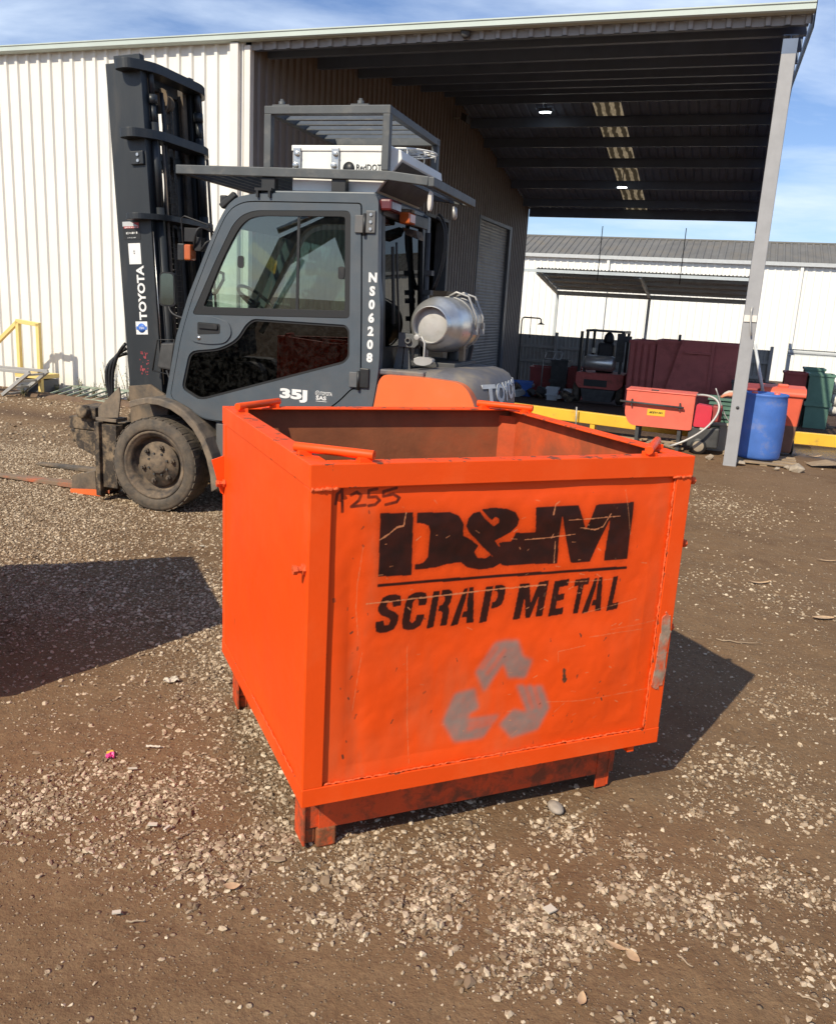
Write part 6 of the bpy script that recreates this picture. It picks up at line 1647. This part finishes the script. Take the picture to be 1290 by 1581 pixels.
# right hand yard: green and red bins, bulk bags
crate_at('plastic_bin', 'big faded green plastic bin in the right background', 'bin', 1.48, 8.0, .44, .6, .72 - float(slope(8.0)), 'green', 0, 'big bins in the right background')
crate_at('plastic_bin', 'dark red bin left of the faded green bin', 'bin', 1.03, 8.1, .40, .6, .72 - float(slope(8.0)), 'dark_red', 0, 'big bins in the right background')
crate_at('plastic_bin', 'second green bin standing behind the faded green one', 'bin', 1.42, 9.0,   .36, .6, .775 - float(slope(9.0)), 'green', 0, 'big bins in the right background')
crate_at('plastic_bin', 'long dark bin between the post and the red bin', 'bin', .30, 8.6, .8, .6, .42 - float(slope(8.6)), 'grime', 0, 'big bins in the right background')
for k, (u, v, z, s_) in enumerate(((1.86, 8.2, .22, .20), (1.84, 8.25, .45, .17), (1.80, 8.2, .03, .17))):
    mb = MB(); vs = []
    n1, n2 = 12, 9
    for i in range(n2):
        ph = -math.pi / 2 + math.pi * i / (n2 - 1)
        for j in range(n1):
            th = 2 * math.pi * j / n1; r_ = s_ * (1 + .14 * math.sin(3 * th + 5 * ph + k)); vs.append((r_ * math.cos(ph) * math.cos(th), r_ * math.cos(ph) * math.sin(th), .7 * r_ * math.sin(ph)))
    fs = [(i * n1 + j, i * n1 + (j + 1) % n1, (i + 1) * n1 + (j + 1) % n1, (i + 1) * n1 + j) for i in range(n2 - 1) for j in range(n1)]
    mb.add(vs, fs, 0, True)
    o = tag(mb.build('stuffed_sack', M['bag']), ['pale stuffed sack in the middle of the stack at the right edge', 'pale stuffed sack on top of the stack at the right edge', 'pale stuffed sack at the bottom of the stack by the right edge'][k], 'sack', 'sacks at the right edge'); o.location = BL(u, v, z)
crate_at('blue_tub', 'blue tub at the far right edge beside the sacks', 'tub', 2.13, 8.3, .3, .5, .62 - float(slope(8.3)), 'sticker_blue', 0)

# crate by the doorway
CR = bl_thing('tall_crate', 'tall brown timber crate in front of the dark doorway', 'crate', U0 + .32, 7.05, rz=0)
mb = MB(); mb.box(-.24, .24, -.42, .42, 0, 1.86 - CR.location.z)
mb.build('box', M['wood'], CR, bevel=.01)
for z in (.3, 1.0, 1.7):
    mb = MB(); mb.box(.241, .262, -.42, .42, z, z + .1); mb.build('batten', M['wood'], CR, bevel=.003)

# left: yellow stair rail and platform, ladder, green steel grid, weeds, kerb of soil
SRL = bl_thing('stair_rail', 'yellow steel handrail of a small stair against the cream wall', 'handrail', -9.34, -.55, z=0)
mb = MB()
mb.bar((0, 0, .05), (0, 0, 1.015), .055); mb.bar((-.36, 0, .3), (-.36, 0, 1.02), .055); mb.bar((.027, 0, 1.0), (-.385, 0, 1.03), .055, .055); mb.bar((-.36, 0, 1.02), (-1.5, 0, .12), .055)
mb.build('rail', M['cream_yellow'], SRL, bevel=.004)
mb = MB(); mb.box(-.45, .02, -.02, .35, .24, .30); mb.build('platform', M['cream_yellow'], SRL, bevel=.005)
mb = MB(); mb.box(-.45, -.0, .0, .34, -.02, .22); mb.build('riser_box', M['jamb'], SRL)
LD = bl_thing('ladder', 'grey galvanised ladder section leaning low at the left edge', 'ladder', -9.55, -.95, z=0)
mb = MB()
for y in (0, .34):
    mb.bar((.40, y, .37), (-.1, y, .02), .045); mb.bar((.40, y, .37), (-.9, y, .36), .04)
for k in range(4): mb.bar((.34 - k * .14, 0, .33 - k * .1), (.34 - k * .14, .34, .33 - k * .1), .03)
mb.build('frame', M['galv'], LD, bevel=.003)
GG = bl_thing('steel_grid', 'faded green steel grid lying at the foot of the cream wall', 'grid', -8.6, -.42, z=0)
mb = MB(); mb.bar((-.55, .25, .13), (.50, .25, .15), .03); mb.bar((-.62, -.2, .02), (.55, -.2, .03), .03)
for k in range(7): mb.bar((-.52 + k * .16, .25, .13), (-.60 + k * .16, -.2, .03), .022)
mb.build('bars', M['green_galv'], GG)
rr = random.Random(31)
def weed(u, v, h, n, lf, label):
    t = bl_thing('weed', label, 'weed', u, v, 'weeds along the cream wall')
    st = MB(); lv = MB()
    for k in range(n):
        a = rr.uniform(0, 6.28); sp = rr.uniform(.02, .16) * (.6 + h)
        hh = h * rr.uniform(.55, 1)
        pts = bez((rr.uniform(-.04, .04), rr.uniform(-.03, .03), 0), (math.cos(a) * sp * .3, math.sin(a) * sp * .3, hh * .4), (math.cos(a) * sp * .7, math.sin(a) * sp * .5, hh * .75), (math.cos(a) * sp, math.sin(a) * sp * .6, hh), 8)
        st.tube(pts, [.006 - .0005 * i for i in range(9)], 5)
        for j in range(lf):
            i = rr.randint(1, 8); p = pts[i] if rr.random() < .7 else pts[i] + Vector((rr.gauss(0, .03), rr.gauss(0, .03), rr.gauss(0, .02)))
            b = rr.uniform(0, 6.28); l = rr.uniform(.015, .042) * (1.25 - i / 12); el = rr.uniform(-.3, .8)
            d = Vector((math.cos(b) * math.cos(el), math.sin(b) * math.cos(el), math.sin(el))); sd = d.cross(Vector((0, 0, 1))).normalized()
            lv.add([p, p + d * l * .5 + sd * l * .32, p + d * l, p + d * l * .5 - sd * l * .32], [(0, 1, 2, 3)])
    st.build('stem', M['stem'], t); lv.build('leaves', M['leaf'], t, recalc=False)
for u, v, h, n, lf, lb in ((-8.18, -.10, .88, 7, 26, 'tallest straggly weed against the cream wall left of the mast'), (-8.55, -.10, .55, 5, 18, 'tall thin weed left of the tallest one by the wall'), (-9.02, -.12, .32, 6, 26, 'bushy short weed in the middle of the cream wall foot'), (-8.38, -.14, .36, 6, 20, 'short weed between the two tall ones at the wall foot'), (-7.98, -.12, .42, 6, 20, 'weed at the wall foot nearest the mast'), (-8.75, -.16, .24, 6, 20, 'low weed behind the green steel grid'), (-9.28, -.3, .20, 8, 20, 'low weed right of the yellow stair rail'), (-9.5, -.7, .18, 8, 16, 'low weed in front of the dark box under the stair')):
    weed(u, v, h, n, lf, lb)
kerb = MB(); xs_ = np.linspace(-16, -7.3, 60); vs, fs = [], []
for i, u in enumerate(xs_):
    for j, (dv_, hz) in enumerate(((-.14, -.03), (-.09, .035), (.0, .055), (.09, .03), (.14, -.03))):
        vs.append(tuple(BL(u, -.55 + dv_ + .03 * math.sin(u * 3), hz * (.7 + .5 * rr.random()) * min(1, (-7.2 - u) / .6))))
fs = [(i * 5 + j, i * 5 + j + 1, i * 5 + j + 6, i * 5 + j + 5) for i in range(59) for j in range(4)]
kerb.add(vs, fs, 0, True); ko = kerb.build('soil_ridge', mat('brown_soil_ridge', (.135, .085, .052), .9, var=.25, vs=9, bump=.4, bs=50)); ko['kind'] = 'structure'

# ------------------------------------------------------------------ litter on the ground
def on_ground(o, px, py, dz=0.0, rz=0.0):
    x, y = img_ground(px, py)
    o.location = (x, y, gz(x, y) + dz); o.rotation_euler = (0, 0, rz)
    return o
mb = MB(); vs = []
for i in range(10):
    ph = -math.pi / 2 + math.pi * i / 9
    for j in range(14):
        th = 2 * math.pi * j / 14; vs.append((.036 * math.cos(ph) * math.cos(th) * (1 + .06 * math.sin(2 * th)), .024 * math.cos(ph) * math.sin(th), .017 * math.sin(ph)))
mb.add(vs, [(i * 14 + j, i * 14 + (j + 1) % 14, (i + 1) * 14 + (j + 1) % 14, (i + 1) * 14 + j) for i in range(9) for j in range(14)], 0, True)
on_ground(tag(mb.build('cobble', M['cobble']), 'smooth grey cobble on the soil in front of the orange bin', 'stone'), 857, 1247, .010, 1.9)
def crumple(name, label, cat, w, d, m_, px, py, rz, seed, h=.012, n=7, group=None):
    r_ = random.Random(seed); vs = []
    for i in range(n):
        for j in range(n):
            e = 1 - .25 * r_.random() * ((i in (0, n - 1)) or (j in (0, n - 1)))
            vs.append(((i / (n - 1) - .5) * w * e, (j / (n - 1) - .5) * d * e, h * r_.random() + .004))
    mb = MB(); mb.add(vs, [(i * n + j, (i + 1) * n + j, (i + 1) * n + j + 1, i * n + j + 1) for i in range(n - 1) for j in range(n - 1)], 0)
    return on_ground(tag(mb.build(name, m_, recalc=False), label, cat, group), px, py, .004, rz)
pw = crumple('candy_wrapper', 'crumpled pink and yellow wrapper on the soil left of the bin', 'wrapper', .03, .036, M['pink'], 170, 1170, .4, 3, .01)
mb = MB(); mb.add([(-.012, .017, .006), (.014, .016, .012), (.010, .034, .010), (-.008, .036, .005)], [(0, 1, 2, 3)]); mb.build('yellow_end', M['yellow'], pw, recalc=False)
crumple('paper_scrap', 'torn white paper scrap left of the bin near its shadowed side', 'paper', .065, .035, M['paper'], 264, 1056, .5, 5, .014)
crumple('paper_scrap', 'small white paper scrap in the shadow edge above', 'paper', .03, .02, M['paper'], 312, 842, .5, 6, .01)
crumple('paper_scrap', 'narrow white paper strip right of the pink wrapper', 'paper', .055, .012, M['paper'], 236, 1157, .05, 8, .006)
def chip(px, py, l, w, rz, label, m_='paper'):
    mb = MB(); mb.box(-l / 2, l / 2, -w / 2, w / 2, 0, .004); on_ground(tag(mb.build('wood_chip', M[m_]), label, 'chip', 'pale chips on the gravel'), px, py, .012, rz)
chip(236, 1278, .028, .013, .1, 'pale flat chip left of the bin foot')
chip(258, 1282, .026, .008, 1.1, 'pale slanting chip beside the flat chip')
chip(180, 1409, .022, .011, .3, 'pale chip on bare soil at lower left')
chip(848, 1406, .030, .026, .6, 'pale flaky chip between the gravel patches at bottom centre')
chip(205, 1192, .03, .006, .2, 'thin pale chip below the pink wrapper')
def leaf(px, py, l, w, rz, label, curl=.3, seed=0):
    n = 9; vs = []
    for i in range(n):
        t_ = i / (n - 1); ww = w * math.sin(math.pi * min(1, t_ * .96 + .02)) ** .8
        z = curl * l * (t_ - .5) ** 2 + .004
        for s_ in (-1, 0, 1): vs.append(((t_ - .5) * l, s_ * ww / 2 + .08 * l * math.sin(2 * t_ + seed), z + abs(s_) * .12 * w))
    mb = MB(); mb.add(vs, [(i * 3 + j, i * 3 + 3 + j, i * 3 + 4 + j, i * 3 + 1 + j) for i in range(n - 1) for j in range(2)], 0, True)
    on_ground(tag(mb.build('dry_leaf', M['dry_leaf'], recalc=False), label, 'leaf', 'dry leaves on the soil'), px, py, .004, rz)
leaf(1270, 959, .13, .05, .05, 'broad dry leaf at the right edge', .1)
leaf(1170, 902, .16, .03, -.1, 'long curled dry leaf on the soil right of the bin', .6)
leaf(1275, 868, .14, .022, -.2, 'thin dry leaf near the right edge farther back', .3)
leaf(950, 1465, .06, .018, -.5, 'dry leaf fragment below the gravel patch', .3, 1)
leaf(975, 1480, .05, .03, -.9, 'second dry leaf fragment beside the first at bottom', .2, 2)
leaf(358, 1365, .045, .03, .2, 'dry leaf on the gravel at lower centre left', .2, 3)
leaf(895, 1545, .045, .022, 1.2, 'dry leaf on bare soil at the bottom edge', .3, 4)
leaf(1255, 705, .22, .05, .1, 'dry leaf by the wet patch near the post', .3, 4)
def twig(px, py, l, rz, label, seed):
    r_ = random.Random(seed); pts = [Vector(((i / 7 - .5) * l, r_.gauss(0, l * .03) + .1 * l * (i / 7 - .5) ** 2, .006 + .004 * r_.random())) for i in range(8)]
    mb = MB(); mb.tube(pts, [.0035 - .0003 * i for i in range(8)], 6)
    on_ground(tag(mb.build('twig', M['twig']), label, 'twig', 'twigs on the soil'), px, py, .003, rz)
twig(1140, 992, .22, -.05, 'long twig just beyond the bin shadow', 2)
twig(1245, 1545, .05, -.5, 'short twig at the lower right corner', 3)
twig(1055, 1490, .05, -1.0, 'short twig below the right gravel patch', 4)
twig(620, 1390, .05, 1.5, 'short twig among the gravel at bottom centre', 5)
twig(285, 1290, .06, .9, 'thin twig left of the bin foot', 6)
twig(210, 1418, .05, .2, 'thin twig on bare soil at lower left', 7)

# ------------------------------------------------------------------ the excavator behind the photographer, mirrored in the cab window
EX = thing('excavator', 'small dark excavator with raised arm behind the camera, mirrored in the cab window', 'excavator', (-7.45, -.49, 0), R(-31.3))
mb = MB(); mb.prism([round_poly([(-1.7, .55), (-1.75, 1.25), (-1.2, 1.5), (-.2, 1.4), (-.1, .55)], .1)], side, -.6, .6); mb.build('body', M['grime'], EX, bevel=.04)
for y in (-.6, .6):
    mb = MB(); mb.prism([round_poly([(-1.8, .0), (-1.8, .5), (.3, .5), (.3, .0)], .22)], side, y - .2, y + .2); mb.build('track', M['rubber'], EX, bevel=.02)
mb = MB(); mb.prism([round_poly([(-1.5, 1.4), (-1.45, 2.0), (-.95, 2.02), (-.7, 1.4)], .08)], side, -.1, .55); mb.build('cab', M['black'], EX, bevel=.04)
mb = MB(); mb.prism([[(-.3, 1.05), (-.05, 1.0), (.55, 2.1), (1.35, 2.62), (1.30, 2.95), (.40, 2.50)]], side, -.14, .14); mb.build('boom', M['grime'], EX, bevel=.02)
mb = MB(); mb.prism([[(1.15, 2.95), (1.42, 3.0), (1.95, 1.6), (1.75, 1.5)]], side, -.11, .11); mb.build('stick', M['grime'], EX, bevel=.02)
mb = MB(); mb.tube([(.35, -.0, 2.62), (1.2, 0, 3.02)], .05, 10); mb.tube([(.05, -.2, .95), (.75, -.2, 2.2)], .045, 10); mb.build('ram', M['steel_bright'], EX)
mb = MB(); mb.prism([[(1.6, 1.6), (2.0, 1.65), (2.1, 1.15), (1.85, .9), (1.5, 1.15)]], side, -.28, .28); mb.build('bucket', M['steel_dirty'], EX, bevel=.02)

def dup(root, loc, rz, label=None, group=None):
    r = root.copy(); COL.objects.link(r); r.location = loc; r.rotation_euler = (0, 0, rz)
    if label: r['label'] = label
    if group: r['group'] = group
    for ch in list(root.children):
        c = ch.copy(); COL.objects.link(c); c.parent = r
        for g in list(ch.children):
            d = g.copy(); COL.objects.link(d); d.parent = c
    return r
# a second bin stands just left of the frame; its shadow lies across the gravel
dup(BIN, (-1.71 - BW * math.cos(.4217) + .03, 2.93 - BW * math.sin(.4217), 0), .4217, 'second open orange scrap bin standing beyond the left edge of the picture')
